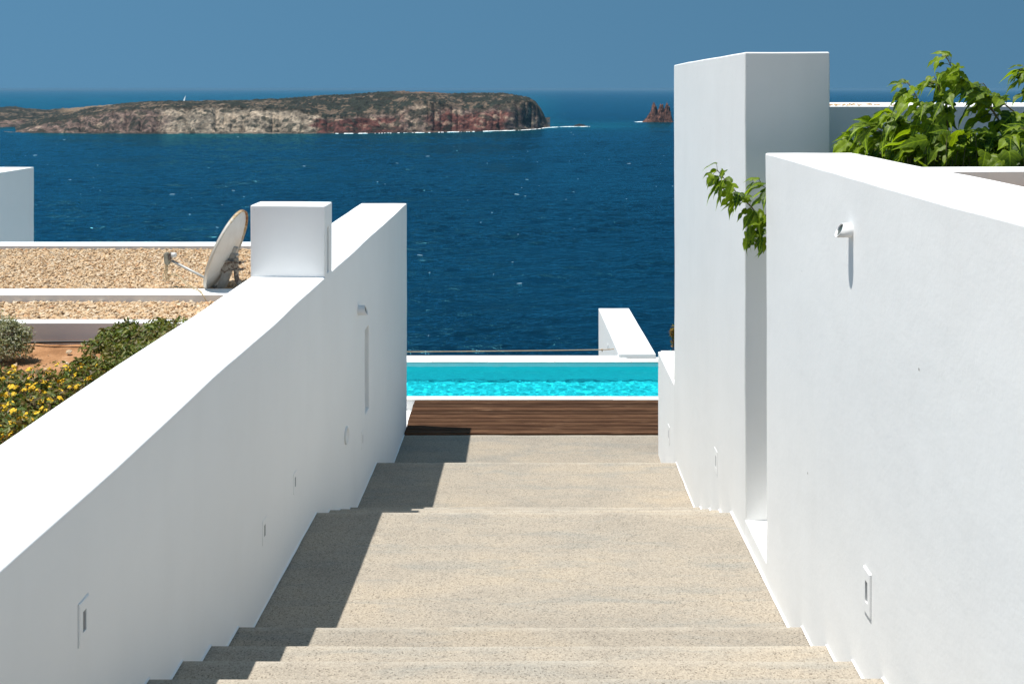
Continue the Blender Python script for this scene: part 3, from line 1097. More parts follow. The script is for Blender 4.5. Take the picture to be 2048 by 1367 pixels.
def wall_lamp(label, x, d, z, sgn, r, top, bot, rz):
    """A short tube leaving the wall, its mouth cut at a slant; sgn is the way out of the wall."""
    t = tag(empty('wall_lamp', (x, d, z), rz), label, 'lamp')
    bm = bmesh.new()
    n = 28
    rings = []
    for (rad, dep) in ((r, 0), (r, 1), (r * 0.9, 1), (r * 0.9, 0.25)):
        ring = []
        for k in range(n):
            a = 2 * math.pi * k / n
            zz = rad * math.sin(a)
            ln = bot + (top - bot) * (zz / r + 1) / 2
            ring.append(bm.verts.new((sgn * (ln * dep if dep != 0 else -0.01), rad * math.cos(a), zz)))
        rings.append(ring)
    for a, b in zip(rings[:-1], rings[1:]):
        for k in range(n):
            bm.faces.new((a[k], a[(k + 1) % n], b[(k + 1) % n], b[k]))
    bmesh.ops.recalc_face_normals(bm, faces=bm.faces)
    tb = link('tube', bm_mesh(bm, 'tube', True), M['lamp'], t)
    bm = bmesh.new()
    vs = []
    for k in range(n):
        a = 2 * math.pi * k / n
        zz = r * 0.9 * math.sin(a)
        ln = bot + (top - bot) * (zz / r + 1) / 2
        vs.append(bm.verts.new((sgn * (ln * 0.9 - 0.004), r * 0.9 * math.cos(a), zz)))
    bm.faces.new(vs)
    sub(link('lens', bm_mesh(bm, 'lens'), M['glass_dark']), tb)
    return t


wall_lamp('slanted white tube lamp on the near right wall', on_face(1, 4.32, -0.68), 4.32, -(460.5 - HZ) * 4.32 / F, -1, 0.034, 0.040, 0.076, rzR)
wall_lamp('slanted white tube lamp on the long left wall', on_face(-1, 8.60, -2.11), 8.60, -(620 - HZ) * 8.60 / F, 1, 0.047, 0.062, 0.092, rzL)


def step_light(label, x, d, z, sgn, w, h, rz, th=0.0035, slot='pale_slot'):
    """A thin white plate on the wall with a small sunk slot."""
    t = tag(empty('step_light', (x, d, z), rz), label, 'light', 'recessed lights along the stair walls')
    # plate as a frame round the slot
    sw, shh = w * 0.34, h * 0.48
    bm = bmesh.new()
    def ring(xo, a, b): return [bm.verts.new((sgn * xo, y, zz)) for (y, zz) in ((-a, -b), (a, -b), (a, b), (-a, b))]
    r0, r1, r2, r3, r4 = ring(-0.004, w / 2, h / 2), ring(th * 0.6, w / 2, h / 2), ring(th, w / 2 - 0.004, h / 2 - 0.004), ring(th, sw / 2, shh / 2), ring(-0.004, sw / 2, shh / 2)
    for a, b in ((r0, r1), (r1, r2), (r2, r3), (r3, r4)):
        for k in range(4): bm.faces.new((a[k], a[(k + 1) % 4], b[(k + 1) % 4], b[k]))
    bmesh.ops.recalc_face_normals(bm, faces=bm.faces)
    cp = link('cover_plate', bm_mesh(bm, 'cover_plate'), M['plaster'], t)
    sub(link('slot', box_mesh(min(sgn * -0.003, sgn * 0.0022), max(sgn * -0.003, sgn * 0.0022), -sw / 2, sw / 2, -shh / 2, shh / 2), M[slot]), cp)
    return t


def light_at(side, px, py, w, h, label, **kw):
    if side < 0:
        d = -LX / ((1024 - px) / F + LA)
        z = -(py - HZ) * d / F
        step_light(label, on_face(-1, d, z), d, z, 1, w, h, rzL, **kw)
    else:
        d = RX / ((px - 1024) / F - RA)
        z = -(py - HZ) * d / F
        step_light(label, on_face(1, d, z), d, z, -1, w, h, rzR, **kw)


light_at(-1, 163, 1240, 0.075, 0.16, 'recessed step light nearest the camera in the left wall', th=0.007, slot='dark_slot')
light_at(-1, 529, 1060, 0.09, 0.15, 'recessed step light in left wall beside the middle of the large landing', slot='dark_slot')
light_at(-1, 590, 963, 0.09, 0.14, 'recessed step light in left wall at the far end of the large landing', slot='dark_slot')
light_at(-1, 725, 877, 0.10, 0.17, 'recessed step light in left wall just before the wooden deck')
light_at(1, 1736, 1183, 0.085, 0.20, 'recessed step light nearest the camera in the right wall', th=0.009, slot='dark_slot')
light_at(1, 1431, 922, 0.12, 0.20, 'recessed step light at the foot of the tall right wall')
light_at(1, 1338, 868, 0.12, 0.20, 'recessed step light at the low right wall end by the deck')

# round capped outlet low in the left wall
d = -LX / ((1024 - 692) / F + LA)
oc = tag(empty('outlet_cover', (on_face(-1, d, -(870 - HZ) * d / F), d, -(870 - HZ) * d / F), rzL), 'oval white outlet cover low in the long left wall', 'cover')
bm = bmesh.new()
rings = []
for (xo, sc) in ((-0.004, 1.0), (0.012, 1.0), (0.016, 0.93), (0.016, 0.80), (0.010, 0.76)):
    rings.append([bm.verts.new((xo, 0.075 * sc * math.cos(2 * math.pi * k / 32), 0.078 * sc * math.sin(2 * math.pi * k / 32))) for k in range(32)])
for a, b in zip(rings[:-1], rings[1:]):
    for k in range(32): bm.faces.new((a[k], a[(k + 1) % 32], b[(k + 1) % 32], b[k]))
bm.faces.new(rings[-1])
bmesh.ops.recalc_face_normals(bm, faces=bm.faces)
link('cap', bm_mesh(bm, 'cap', True), M['lamp'], oc)

# ------------------------------------------------------------------ terrace, deck and pool
DECK = -4.45
terr = link('terrace', box_mesh(-9, 4.5, 11.60, 13.0, -5.4, DECK - 0.15, 0.0), M['plaster'])
tag(terr, 'white lower terrace floor round the wooden deck', None, None, 'structure')
deck = tag(empty('wooden_deck', (0, 11.65, DECK)), 'weathered brown board deck between the stairs and the pool', 'deck')
nb_ = 9
y0, y1 = 11.648, 12.895
bw = (y1 - y0) / nb_
for k in range(nb_):
    a, b = y0 + k * bw, y0 + (k + 1) * bw - 0.019
    xl = -1.392 + random.uniform(-0.006, 0.006)
    bm = bmesh.new()
    me = box_mesh(xl, 3.4, a, b, DECK - 0.032, DECK + random.uniform(-0.002, 0.002), 0.003)
    o = link('board', me, M['wood'])
    o.parent = deck
    o.matrix_parent_inverse = Matrix.Translation(-deck.location)
for k, xx in enumerate(np.arange(-1.3, 3.4, 0.75)):
    o = link('joist', box_mesh(xx, xx + 0.06, y0 + 0.01, y1 - 0.01, DECK - 0.149, DECK - 0.033), M['wood'])
    o.parent = deck
    o.matrix_parent_inverse = Matrix.Translation(-deck.location)

pool = tag(empty('swimming_pool', (0, 13.0, DECK)), 'narrow turquoise swimming pool with white stone edge', 'pool')
PX0, PX1, PY0, PY1 = -4.5, 3.9, 13.03, 14.70
WL = -4.53                       # water level


def child(o, par):
    o.parent = par
    o.matrix_parent_inverse = Matrix.Translation(-Vector(par.location))
    return o


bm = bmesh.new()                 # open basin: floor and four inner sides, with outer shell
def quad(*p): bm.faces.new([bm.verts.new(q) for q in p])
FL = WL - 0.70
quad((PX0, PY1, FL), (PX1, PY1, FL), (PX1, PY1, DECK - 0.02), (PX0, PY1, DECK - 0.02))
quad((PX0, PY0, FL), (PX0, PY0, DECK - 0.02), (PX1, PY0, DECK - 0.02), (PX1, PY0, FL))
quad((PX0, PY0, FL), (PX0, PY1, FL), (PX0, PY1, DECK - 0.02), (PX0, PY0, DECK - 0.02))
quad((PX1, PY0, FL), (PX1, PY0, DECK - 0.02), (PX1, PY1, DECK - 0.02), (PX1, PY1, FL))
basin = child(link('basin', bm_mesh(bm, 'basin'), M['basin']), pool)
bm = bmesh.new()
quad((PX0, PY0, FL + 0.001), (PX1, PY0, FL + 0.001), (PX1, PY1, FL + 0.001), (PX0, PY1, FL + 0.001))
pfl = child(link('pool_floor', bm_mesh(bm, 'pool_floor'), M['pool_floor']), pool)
pfl.cycles.is_caustics_receiver = True
basin.cycles.is_caustics_receiver = True
sun_d.cycles.is_caustics_light = True
# outer rim walls of the pool
for (xa, xb, ya, yb) in ((PX0 - 0.3, PX1 + 0.3, 12.905, PY0 - 0.004), (PX0 - 0.3, PX1 + 0.3, PY1 + 0.004, 15.02), (PX0 - 0.3, PX0 - 0.004, PY0, PY1), (PX1 + 0.004, PX1 + 0.3, PY0, PY1)):
    child(link('pool_wall', box_mesh(xa, xb, ya, yb, -7.5, DECK - 0.022), M['plaster']), pool)
def coping(y0, y1, widths, x, lip=0.0):
    for w in widths:
        child(link('coping_stone', box_mesh(x, x + w - 0.004, y0, y1, DECK - 0.02, DECK + random.uniform(0.0, 0.0025), 0.003), M['stone']), pool)
        x += w
random.seed(5)
coping(12.90, 13.05, [0.9, 1.1, 1.0, 1.2, 0.95, 1.1, 1.3, 1.0, 0.9], -4.8)
coping(14.68, 14.86, [1.2, 1.0, 1.3, 0.9, 1.1, 1.25, 1.0, 1.0], -4.8)
child(wall('far_lip', masonry(-4.8, 1.9, 14.862, 15.03, -5.5, DECK + 0.004, 0.25, 0.006, 0.002)), pool)
# water with small ripples
wx = np.linspace(PX0 + 0.001, PX1 - 0.001, 520)
wy = np.linspace(PY0 + 0.001, PY1 - 0.001, 110)
WX, WY = np.meshgrid(wx, wy)
WZ = WL + 0.0055 * fbm(WX * 8, WY * 9.5, 0, 2, 400)
wat = child(link('water', np_mesh('water', np.stack([WX, WY, WZ], -1).reshape(-1, 3), grid_faces(*WX.shape)), M['pool']), pool)
wat.cycles.is_caustics_caster = True

# wall running out seaward from the pool
sw_ = tag(empty('white_wall', (1.77, 14.88, -4.4)), 'low white wall running seaward beyond the pool', 'wall')
me = masonry(0, 0.61, 0, 3.12, -4.0, 0.018, 0.25, 0.008, 0.004, seed=90)
wall('wall_body', me, parent=sw_, rz=math.atan(0.013))

# rope stretched along the outer edge
rp = spline([P(1228, 697.5, 15.55), P(1195, 699.2, 15.55), P(1010, 701.6, 15.55), P(815, 703.3, 15.55), P(560, 704.5, 15.55)], 40)
ro = tag(empty('safety_rope', P(1228, 697.5, 15.55)), 'thin tan rope stretched along the sea edge of the pool', 'rope')
rp_ = child(link('rope', tube_mesh(rp, 0.009, 6), M['rope']), ro)
kn = P(1204, 698.9, 15.54)
sub(link('knot', tube_mesh([kn + Vector((-0.014, 0, 0)), kn + Vector((0.014, 0, -0.004))], 0.017, 8), M['rope']), rp_)
sub(link('knot_tail', tube_mesh([kn, kn + Vector((0.005, -0.01, -0.035))], 0.006, 6), M['rope']), rp_)
hk = P(1216, 692, 15.53)
child(link('hook', tube_mesh([hk + Vector((0.08, 0, -0.04)), hk + Vector((0.0, 0, -0.045)), hk + Vector((0, 0, 0.05))], 0.006, 6), M['lamp']), ro)
pe = P(560, 704.5, 15.55)
child(link('rope_post', tube_mesh([pe + Vector((0, 0, -1.6)), pe + Vector((0, 0, 0.08))], 0.02, 8), M['steel']), ro)

# ------------------------------------------------------------------ left: roofs behind the wall
HL = tag(empty('flat_roof_house', (-5, 9.5, -5.0)), 'white flat roofed house with gravel roof behind the left wall', 'house')
child(wall('wall_body', masonry(-9.6, -2.02, 7.56, 11.44, -6.5, -2.06, 0.8, 0.0, 0.0)), HL)
def parapet(xa, xb, ya, yb, zb, zt, par, seed):
    return child(wall('parapet', masonry(xa, xb, ya, yb, zb, zt, 0.13, 0.007, 0.003, seed=seed)), par)
parapet(-9.5, -2.11, 7.52, 7.64, -2.7, -1.952, HL, 11)
parapet(-9.5, -2.09, 8.54, 8.80, -2.4, -1.95, HL, 12)
parapet(-9.5, -2.03, 11.20, 11.48, -6.0, -1.948, HL, 13)
for (ya, yb, zt) in ((7.641, 8.539, -2.03), (8.801, 11.199, -2.0)):
    child(link('roof_bed', box_mesh(-9.4, -2.06, ya, yb, zt - 0.05, zt), M['gravel_base']), HL)

flw = tag(empty('white_wall', (-7.475, 12.7, -4)), 'far white wall at the left edge beyond the gravel roof', 'wall')
me = masonry(-0.62, 0, -0.9, 1.3, -3.0, 2.783, 0.25, 0.008, 0.004, seed=140)
wall('wall_body', me, parent=flw, rz=-0.03)

# pebbles
def ico():
    bm = bmesh.new()
    bmesh.ops.create_icosphere(bm, subdivisions=1, radius=1)
    v = np.array([x.co[:] for x in bm.verts]); f = np.array([[q.index for q in fc.verts] for fc in bm.faces])
    bm.free()
    return v, f
IV, IF = ico()
PEB = np.array([(0.62, 0.47, 0.31), (0.70, 0.58, 0.44), (0.56, 0.38, 0.22), (0.66, 0.46, 0.28), (0.76, 0.68, 0.57), (0.42, 0.31, 0.21), (0.33, 0.28, 0.24), (0.58, 0.31, 0.16), (0.64, 0.52, 0.38)])
PW = np.array([0.22, 0.2, 0.13, 0.13, 0.12, 0.07, 0.05, 0.03, 0.05]); PW = PW / PW.sum()


def pebbles(name, label, pts, smin, smax):
    n = len(pts)
    sc = smin + (smax - smin) * rng.random(n) ** 1.8
    sh3 = np.stack([rng.uniform(0.75, 1.3, n), rng.uniform(0.7, 1.1, n), rng.uniform(0.45, 0.85, n)], 1) * sc[:, None]
    jit = 1 + rng.uniform(-0.22, 0.22, (n, len(IV)))
    v = IV[None] * jit[..., None] * sh3[:, None, :]
    ax = rng.normal(size=(n, 3)); ax /= np.linalg.norm(ax, axis=1)[:, None]
    an = rng.uniform(0, 6.28, n)
    tl = rng.uniform(-0.5, 0.5, (n, 2))
    c, s = np.cos(an)[:, None], np.sin(an)[:, None]
    x = v[..., 0] * c - v[..., 1] * s; y = v[..., 0] * s + v[..., 1] * c; z = v[..., 2]
    z = z + tl[:, :1] * x + tl[:, 1:] * y
    v = np.stack([x, y, z], -1) + pts[:, None, :]
    f = (IF[None] + (np.arange(n) * len(IV))[:, None, None]).reshape(-1, 3)
    col = PEB[rng.choice(len(PEB), n, p=PW)] * rng.uniform(0.82, 1.12, (n, 1))
    col = np.repeat(np.clip((col * 0.7 + np.array([0.60, 0.47, 0.33]) * 0.3) * (0.95, 0.89, 0.80), 0, 0.8), len(IV), axis=0)
    o = link(name, np_mesh(name, v.reshape(-1, 3), f, False, col), M['pebble'])
    return tag(o, label, 'gravel', None, 'stuff')


def scatter(xa, xb, ya, yb, z, n, zr):
    return np.stack([rng.uniform(xa, xb, n), rng.uniform(ya, yb, n), z + rng.uniform(-zr, zr, n)], 1)


pebbles('gravel', 'tan pebbles covering the wide far roof behind the dish', np.concatenate([scatter(-8.2, -2.1, 8.82, 11.18, -1.992, 32000, 0.008)]), 0.010, 0.022)
pebbles('gravel', 'tan pebbles in the narrow strip in front of the wide gravel roof', scatter(-6.6, -2.13, 7.66, 8.53, -2.024, 10000, 0.008), 0.011, 0.026)

# ------------------------------------------------------------------ satellite dish
DC = P(450, 498.5, 9.0)
dn = Vector((-0.93, 0.05, 0.364)).normalized()           # the way the dish looks
dish = tag(empty('satellite_dish', P(478, 562, 9.0)), 'weathered cream satellite dish with rusty rim on the gravel roof', 'dish')
upv = (Vector((0, 0, 1)) - dn * dn.z).normalized()
sdv = dn.cross(upv)
RB = 0.425
RUST_A = R(112 if sdv.y < 0 else 68)    # rust has gathered on the upper edge turned to the viewer
def dpt(u, v, w): return DC + sdv * u + upv * v + dn * w
nr, na = 12, 64
V, Fq = [], []
th = 0.006
for layer in (0, 1):
    for i in range(nr + 1):
        r = i / nr
        for k in range(na):
            a = 2 * math.pi * k / na
            w = -0.075 * (1 - r * r) - (th if layer else 0)
            V.append(dpt(RB * 0.93 * r * math.cos(a), RB * r * math.sin(a), w))
base2 = (nr + 1) * na
for L in (0, base2):
    for i in range(nr):
        for k in range(na):
            q = (L + i * na + k, L + i * na + (k + 1) % na, L + (i + 1) * na + (k + 1) % na, L + (i + 1) * na + k)
            Fq.append(q if L == 0 else q[::-1])
me = bpy.data.meshes.new('reflector')
me.from_pydata([tuple(v) for v in V], [], Fq)
me.polygons.foreach_set('use_smooth', [True] * len(me.polygons))
refl = child(link('reflector', me, M['dish']), dish)
rimp = [(0.965, 0.0), (1.0, -0.004), (1.0, -0.030), (0.985, -0.034), (0.97, -0.010)]
V, Fq = [], []
for (r, w) in rimp:
    for k in range(na):
        a = 2 * math.pi * k / na
        V.append(dpt(RB * 0.93 * r * math.cos(a), RB * r * math.sin(a), w))
for i in range(len(rimp) - 1):
    for k in range(na):
        Fq.append((i * na + k, i * na + (k + 1) % na, (i + 1) * na + (k + 1) % na, (i + 1) * na + k))
me = bpy.data.meshes.new('rim')
rust_w = []
for (r, w) in rimp:
    for k in range(na):
        a = 2 * math.pi * k / na
        rust_w.append(max(0.0, math.cos(a - RUST_A)) ** 1.5)
me.from_pydata([tuple(v) for v in V], [], Fq)
me.polygons.foreach_set('use_smooth', [True] * len(me.polygons))
at = me.attributes.new('rust', 'FLOAT', 'POINT')
at.data.foreach_set('value', rust_w)
o = sub(link('rim', me, M['dish_rim']), refl)
o['label'] = 'rust stained turned edge of the dish'


def obox(center, ax, ay, az, sx, sy, sz, bev=0.004):
    """A box with its own axes."""
    bm = bmesh.new()
    bmesh.ops.create_cube(bm, size=1)
    bmesh.ops.scale(bm, vec=(sx, sy, sz), verts=bm.verts)
    if bev: bmesh.ops.bevel(bm, geom=bm.edges[:], offset=bev, segments=2, affect='EDGES')
    m = Matrix((ax, ay, az)).transposed().to_4x4()
    m.translation = center
    bmesh.ops.transform(bm, matrix=m, verts=bm.verts)
    return bm_mesh(bm, 'bracket')


# back bracket: a channel down the lower back of the dish
child(link('back_channel', obox(dpt(0.0, -0.20, -0.105), sdv, upv, dn, 0.085, 0.40, 0.075), M['galv']), dish)
child(link('channel_tip', obox(dpt(0.0, 0.02, -0.10), sdv, upv, dn, 0.05, 0.09, 0.04), M['galv']), dish)
o = child(link('rusty_foot', obox(dpt(0.0, -0.405, -0.085), sdv, upv, dn, 0.10, 0.055, 0.085), M['rusty']), dish)
cl = P(458, 531, 8.93)
for sgn in (-1, 1):
    # clamp cheeks
    bm = bmesh.new()
    prof = [(-0.075, 0.03), (-0.05, 0.05), (0.0, 0.055), (0.075, 0.045), (0.075, -0.04), (0.0, -0.045), (-0.035, -0.07), (-0.07, -0.05)]
    f0 = [bm.verts.new(cl + Vector((1, 0, 0)) * a + Vector((0, 0, 1)) * b + Vector((0, sgn * 0.03, 0)) + Vector((0, 0.003, 0))) for a, b in prof]
    f1 = [bm.verts.new(v.co - Vector((0, 0.006, 0))) for v in f0]
    bm.faces.new(f0); bm.faces.new(f1[::-1])
    for k in range(len(prof)):
        bm.faces.new((f0[k], f1[k], f1[(k + 1) % len(prof)], f0[(k + 1) % len(prof)]))
    bmesh.ops.recalc_face_normals(bm, faces=bm.faces)
    child(link('clamp_cheek', bm_mesh(bm, 'clamp_cheek'), M['rusty']), dish)
mt = P(472.5, 531, 8.93)
pipe = spline([mt + Vector((0, 0, 0.075)), mt + Vector((0, 0, -0.05)), mt + Vector((0.01, 0, -0.14)), mt + Vector((0.07, 0, -0.22)), mt + Vector((0.25, 0, -0.27)), Vector((-2.05, 9.0, mt.z - 0.29))], 28)
mp_ = child(link('mast_pipe', tube_mesh(pipe, 0.024, 14), M['rusty']), dish)
for zz in (0.035, -0.035):
    sub(link('clamp_bolt', tube_mesh([mt + Vector((-0.06, -0.035, zz)), mt + Vector((0.085, -0.035, zz))], 0.006, 6), M['rusty']), mp_)
    sub(link('clamp_bolt', tube_mesh([mt + Vector((-0.06, 0.035, zz)), mt + Vector((0.085, 0.035, zz))], 0.006, 6), M['rusty']), mp_)
    sub(link('clamp_nut', tube_mesh([mt + Vector((0.04, -0.035, zz)), mt + Vector((0.054, -0.035, zz))], 0.013, 6), M['rusty']), mp_)
# feed arm and receiver
A0 = P(419, 560, 8.97)
A1 = P(343, 521, 9.02)
child(link('feed_arm', tube_mesh([dpt(0, -0.40, -0.05), A0, A1], 0.0125, 8), M['galv']), dish)
L0 = P(334.5, 517, 9.02)
rec = child(link('receiver', obox(L0, Vector((0.98, 0.05, 0.12)).normalized(), Vector((-0.05, 1, 0)).normalized(), Vector((-0.12, 0, 0.99)).normalized(), 0.055, 0.06, 0.125, 0.012), M['lnb']), dish)
sub(link('receiver_clamp', obox(P(341, 512, 9.02), Vector((1, 0, 0)), Vector((0, 1, 0)), Vector((0, 0, 1)), 0.022, 0.065, 0.075, 0.006), M['rusty']), rec)
sub(link('feed_horn', tube_mesh([P(342, 509.5, 9.02), P(349, 510, 9.02), P(352, 510.2, 9.02)], [0.022, 0.026, 0.024], 14), M['lnb_cap']), rec)
for k in range(3):
    x = 329.5 + k * 2.6
    pts = spline([P(x + 1, 529, 9.0 + 0.01 * k), P(x + 0.5, 540, 9.0), P(x - 3 + k, 552, 8.98), P(x - 2 + 2 * k, 561, 8.95)], 12)
    sub(link('cable', tube_mesh(pts, 0.0045, 5), M['cable']), rec)
for k in range(2):
    pts = spline([P(333 + 3 * k, 558, 8.93), P(344, 548 + k, 8.85), P(356, 551 + k, 8.78), P(376 + k * 2, 572 - k * 3, 8.68), P(398 + k * 2, 582 - k, 8.62), P(406, 590, 8.52), P(414, 604, 8.50)], 26)
    sub(link('cable', tube_mesh(pts, 0.0045, 5), M['cable']), rec)

# ------------------------------------------------------------------ left: planted bed
gx = np.linspace(-9, -2.06, 110); gy = np.linspace(-2, 7.53, 140)
GX, GY = np.meshgrid(gx, gy)
GZ = -2.13 + 0.05 * fbm(GX * 1.3, GY * 1.3, 0, 4, 500) + 0.02 * fbm(GX * 8, GY * 8, 0, 3, 501)
o = link('garden_bed', np_mesh('garden_bed', np.stack([GX, GY, GZ], -1).reshape(-1, 3), grid_faces(*GX.shape)), M['soil'])
tag(o, 'bare red soil of the planted bed behind the left wall', None, None, 'structure')
pts = scatter(-5.0, -2.4, 5.4, 7.4, -2.11, 260, 0.02)
pebbles('gravel', 'scattered small stones on the red soil bed', pts, 0.008, 0.030)
hp = spline([(-9, 7.47, -2.10), (-5.6, 7.46, -2.098), (-4.4, 7.47, -2.105), (-3.6, 7.455, -2.092), (-3.0, 7.46, -2.10), (-2.12, 7.47, -2.10)], 40)
tag(link('irrigation_hose', tube_mesh(hp, 0.011, 8), M['hose']), 'black irrigation hose at the foot of the low parapet', 'hose')


def leaf_cloud(n, centers, rads, size, cols, seed, up=0.35):
    """Small pointed leaves through the volume of several lobes: positions concentrated near the outside."""
    g = np.random.default_rng(seed)
    k = g.integers(0, len(centers), n)
    c = np.array(centers)[k]; r = np.array(rads)[k]
    dv = g.normal(size=(n, 3)); dv /= np.linalg.norm(dv, axis=1)[:, None]
    dv[:, 2] = np.where(dv[:, 2] < -0.3, -dv[:, 2], dv[:, 2])
    rad = g.random(n) ** 0.38
    rad = rad * (1 + 0.55 * fbm(dv[:, 0] * 3 + k, dv[:, 1] * 3, dv[:, 2] * 3, 3, seed))
    pos = c + dv * rad[:, None] * r
    nrm = dv * 0.5 + g.normal(size=(n, 3)) * 0.55 + np.array([0, 0, up])
    nrm /= np.linalg.norm(nrm, axis=1)[:, None]
    t = np.cross(nrm, g.normal(size=(n, 3))); t /= np.linalg.norm(t, axis=1)[:, None]
    b = np.cross(nrm, t)
    s = size * g.uniform(0.6, 1.25, n)[:, None]
    # four outline points and a folded middle
    V = np.stack([pos - t * s, pos + b * s * 0.42 + nrm * s * 0.12, pos + t * s * 1.1, pos - b * s * 0.42 + nrm * s * 0.12], 1).reshape(-1, 3)
    i = np.arange(n) * 4
    Fc = np.concatenate([np.stack([i, i + 1, i + 2], 1), np.stack([i, i + 2, i + 3], 1)])
    cc = np.array(cols)[g.integers(0, len(cols), n)] * g.uniform(0.7, 1.25, (n, 1))
    return V, Fc, np.repeat(cc, 4, axis=0)


def twigs(root, ends, r=0.006):
    Vall, Fall = [], []
    for e in ends:
        mid = (Vector(root) + Vector(e)) / 2 + Vector((random.uniform(-.05, .05), random.uniform(-.05, .05), 0.04))
        me = tube_mesh(spline([Vector(root) + Vector((random.uniform(-.05, .05), random.uniform(-.05, .05), 0)), mid, e], 6), [r, r, r * .9, r * .8, r * .7, r * .6, r * .4], 5)
        o = len(Vall)
        Vall += [v.co[:] for v in me.vertices]
        Fall += [[i + o for i in p.vertices] for p in me.polygons]
        bpy.data.meshes.remove(me)
    me = bpy.data.meshes.new('stems')
    me.from_pydata(Vall, [], Fall)
    return me


def bush(name, label, root, centers, rads, n, size, cols, seed, cat='bush'):
    t = tag(empty(name, root), label, cat)
    V, Fc, cc = leaf_cloud(n, centers, rads, size, cols, seed)
    o = child(link('foliage', np_mesh('foliage', V, Fc, False, cc), M['bush']), t)
    o['kind'] = 'stuff'
    ends = [Vector(c) + Vector([random.uniform(-.6, .6) * r_ for r_ in r]) for c, r in zip(centers, rads) for _ in range(5)]
    child(link('stems', twigs(root, ends), M['twig']), t)
    return t


GREEN = [(0.20, 0.17, 0.05), (0.13, 0.17, 0.025), (0.17, 0.21, 0.035), (0.09, 0.13, 0.02), (0.24, 0.25, 0.06), (0.15, 0.12, 0.04)]
OLIVE = [(0.12, 0.16, 0.025), (0.18, 0.19, 0.04), (0.08, 0.125, 0.02), (0.20, 0.15, 0.05), (0.13, 0.09, 0.035)]
GREYG = [(0.27, 0.28, 0.15), (0.36, 0.36, 0.22), (0.19, 0.22, 0.10), (0.45, 0.44, 0.33)]

def gpt(px, py, d, dz=0): 
    v = P(px, py, d); return (v.x, v.y, v.z + dz)

cs, rs = [], []
for (px, py, d, r) in ((330, 676, 6.75, 0.20), (285, 672, 6.85, 0.19), (245, 680, 6.85, 0.18), (205, 690, 6.7, 0.13), (300, 705, 6.45, 0.20), (250, 710, 6.4, 0.17), (215, 735, 6.2, 0.14), (170, 722, 6.3, 0.09), (370, 660, 6.8, 0.2), (275, 735, 6.1, 0.15), (250, 650, 7.0, 0.10), (315, 648, 7.0, 0.10), (150, 742, 6.2, 0.09), (220, 665, 6.9, 0.10)):
    cs.append(gpt(px, py + 12, d)); rs.append((r * 1.1, r * 1.0, r * 0.78))
bush('green_bush', 'low leafy green bush growing against the back of the left wall', (-2.75, 6.6, -2.13), cs, rs, 7600, 0.021, GREEN, 21)
cs, rs = [], []
for (px, py, d, r) in ((40, 800, 5.7, 0.2), (95, 785, 5.8, 0.2), (150, 780, 5.75, 0.16), (20, 850, 5.3, 0.2), (80, 835, 5.35, 0.18), (130, 815, 5.5, 0.15), (-40, 830, 5.5, 0.25), (180, 765, 5.9, 0.11), (-60, 790, 5.8, 0.2), (40, 880, 5.0, 0.18), (-30, 890, 5.0, 0.2), (10, 770, 5.95, 0.12)):
    cs.append(gpt(px, py, d)); rs.append((r * 1.15, r * 1.1, r * 0.8))
yb = bush('flowering_bush', 'low bush with many yellow flower heads beside the red soil', (-2.95, 5.5, -2.13), cs, rs, 7600, 0.020, OLIVE, 22)
# yellow flower heads
m_fl = []
for k in range(4):
    bm = bmesh.new()
    g = random.Random(k)
    for j in range(13):
        a = g.uniform(0, 6.28); rr = math.sqrt(g.random()) * 0.019
        c = Vector((rr * math.cos(a), rr * math.sin(a), 0.012 - 18 * rr * rr + g.uniform(-.002, .003)))
        n = Vector((c.x * 12, c.y * 12, 0.8)).normalized()
        t1 = n.cross(Vector((g.uniform(-1, 1), g.uniform(-1, 1), 0.1))).normalized(); t2 = n.cross(t1)
        vs = [bm.verts.new(c + (t1 * math.cos(u * 1.2566) + t2 * math.sin(u * 1.2566)) * 0.0075 + n * 0.002 * (u % 2)) for u in range(5)]
        bm.faces.new(vs)
    m_fl.append(bm_mesh(bm, 'flower_head'))
m_y = simple('yellow_petals', (0.80, 0.50, 0.012), 0.7, var=0.2, scale=25)
fg = random.Random(12)
cnt = 0
flc = [(250, 875), (75, 930), (350, 830), (400, 850), (365, 740), (400, 715), (520, 715), (555, 720), (640, 710), (665, 700), (700, 735), (720, 800), (690, 800), (655, 835), (625, 855), (555, 880), (490, 900), (490, 830), (235, 790), (160, 800), (120, 710), (80, 770), (125, 745), (20, 800), (90, 870), (130, 850), (40, 925), (190, 890), (230, 855), (300, 850), (270, 880), (340, 905), (400, 965), (240, 960), (80, 990), (20, 1025), (100, 1060), (200, 1090), (215, 1110), (115, 1150), (90, 1170), (140, 1165), (285, 1070), (350, 1045), (325, 1000), (5, 1170), (70, 1215), (250, 1135), (485, 970), (590, 780), (245, 710), (300, 885), (210, 880), (60, 940), (105, 925), (170, 1110), (75, 1240), (30, 1250), (480, 700), (790, 700)]
for (zx, zy) in flc:
    px, py = zx / 4.021, 560 + zy / 4.021
    d = np.interp(py, [730, 760, 800, 850, 885], [6.15, 5.85, 5.5, 5.15, 4.95]) - 0.13
    for j in range(fg.choice((1, 2, 2, 3))):
        q = P(px + fg.uniform(-4, 4), py + fg.uniform(-4, 4), d + fg.uniform(-.04, .02))
        o = child(link('flower_head', m_fl[fg.randrange(4)], m_y), yb)
        o.location = q
        s = fg.uniform(0.55, 1.05)
        o.scale = (s, s, s)
        o.rotation_euler = (fg.uniform(0.1, 0.9), fg.uniform(-.5, .5), fg.uniform(0, 6))
cs, rs = [], []
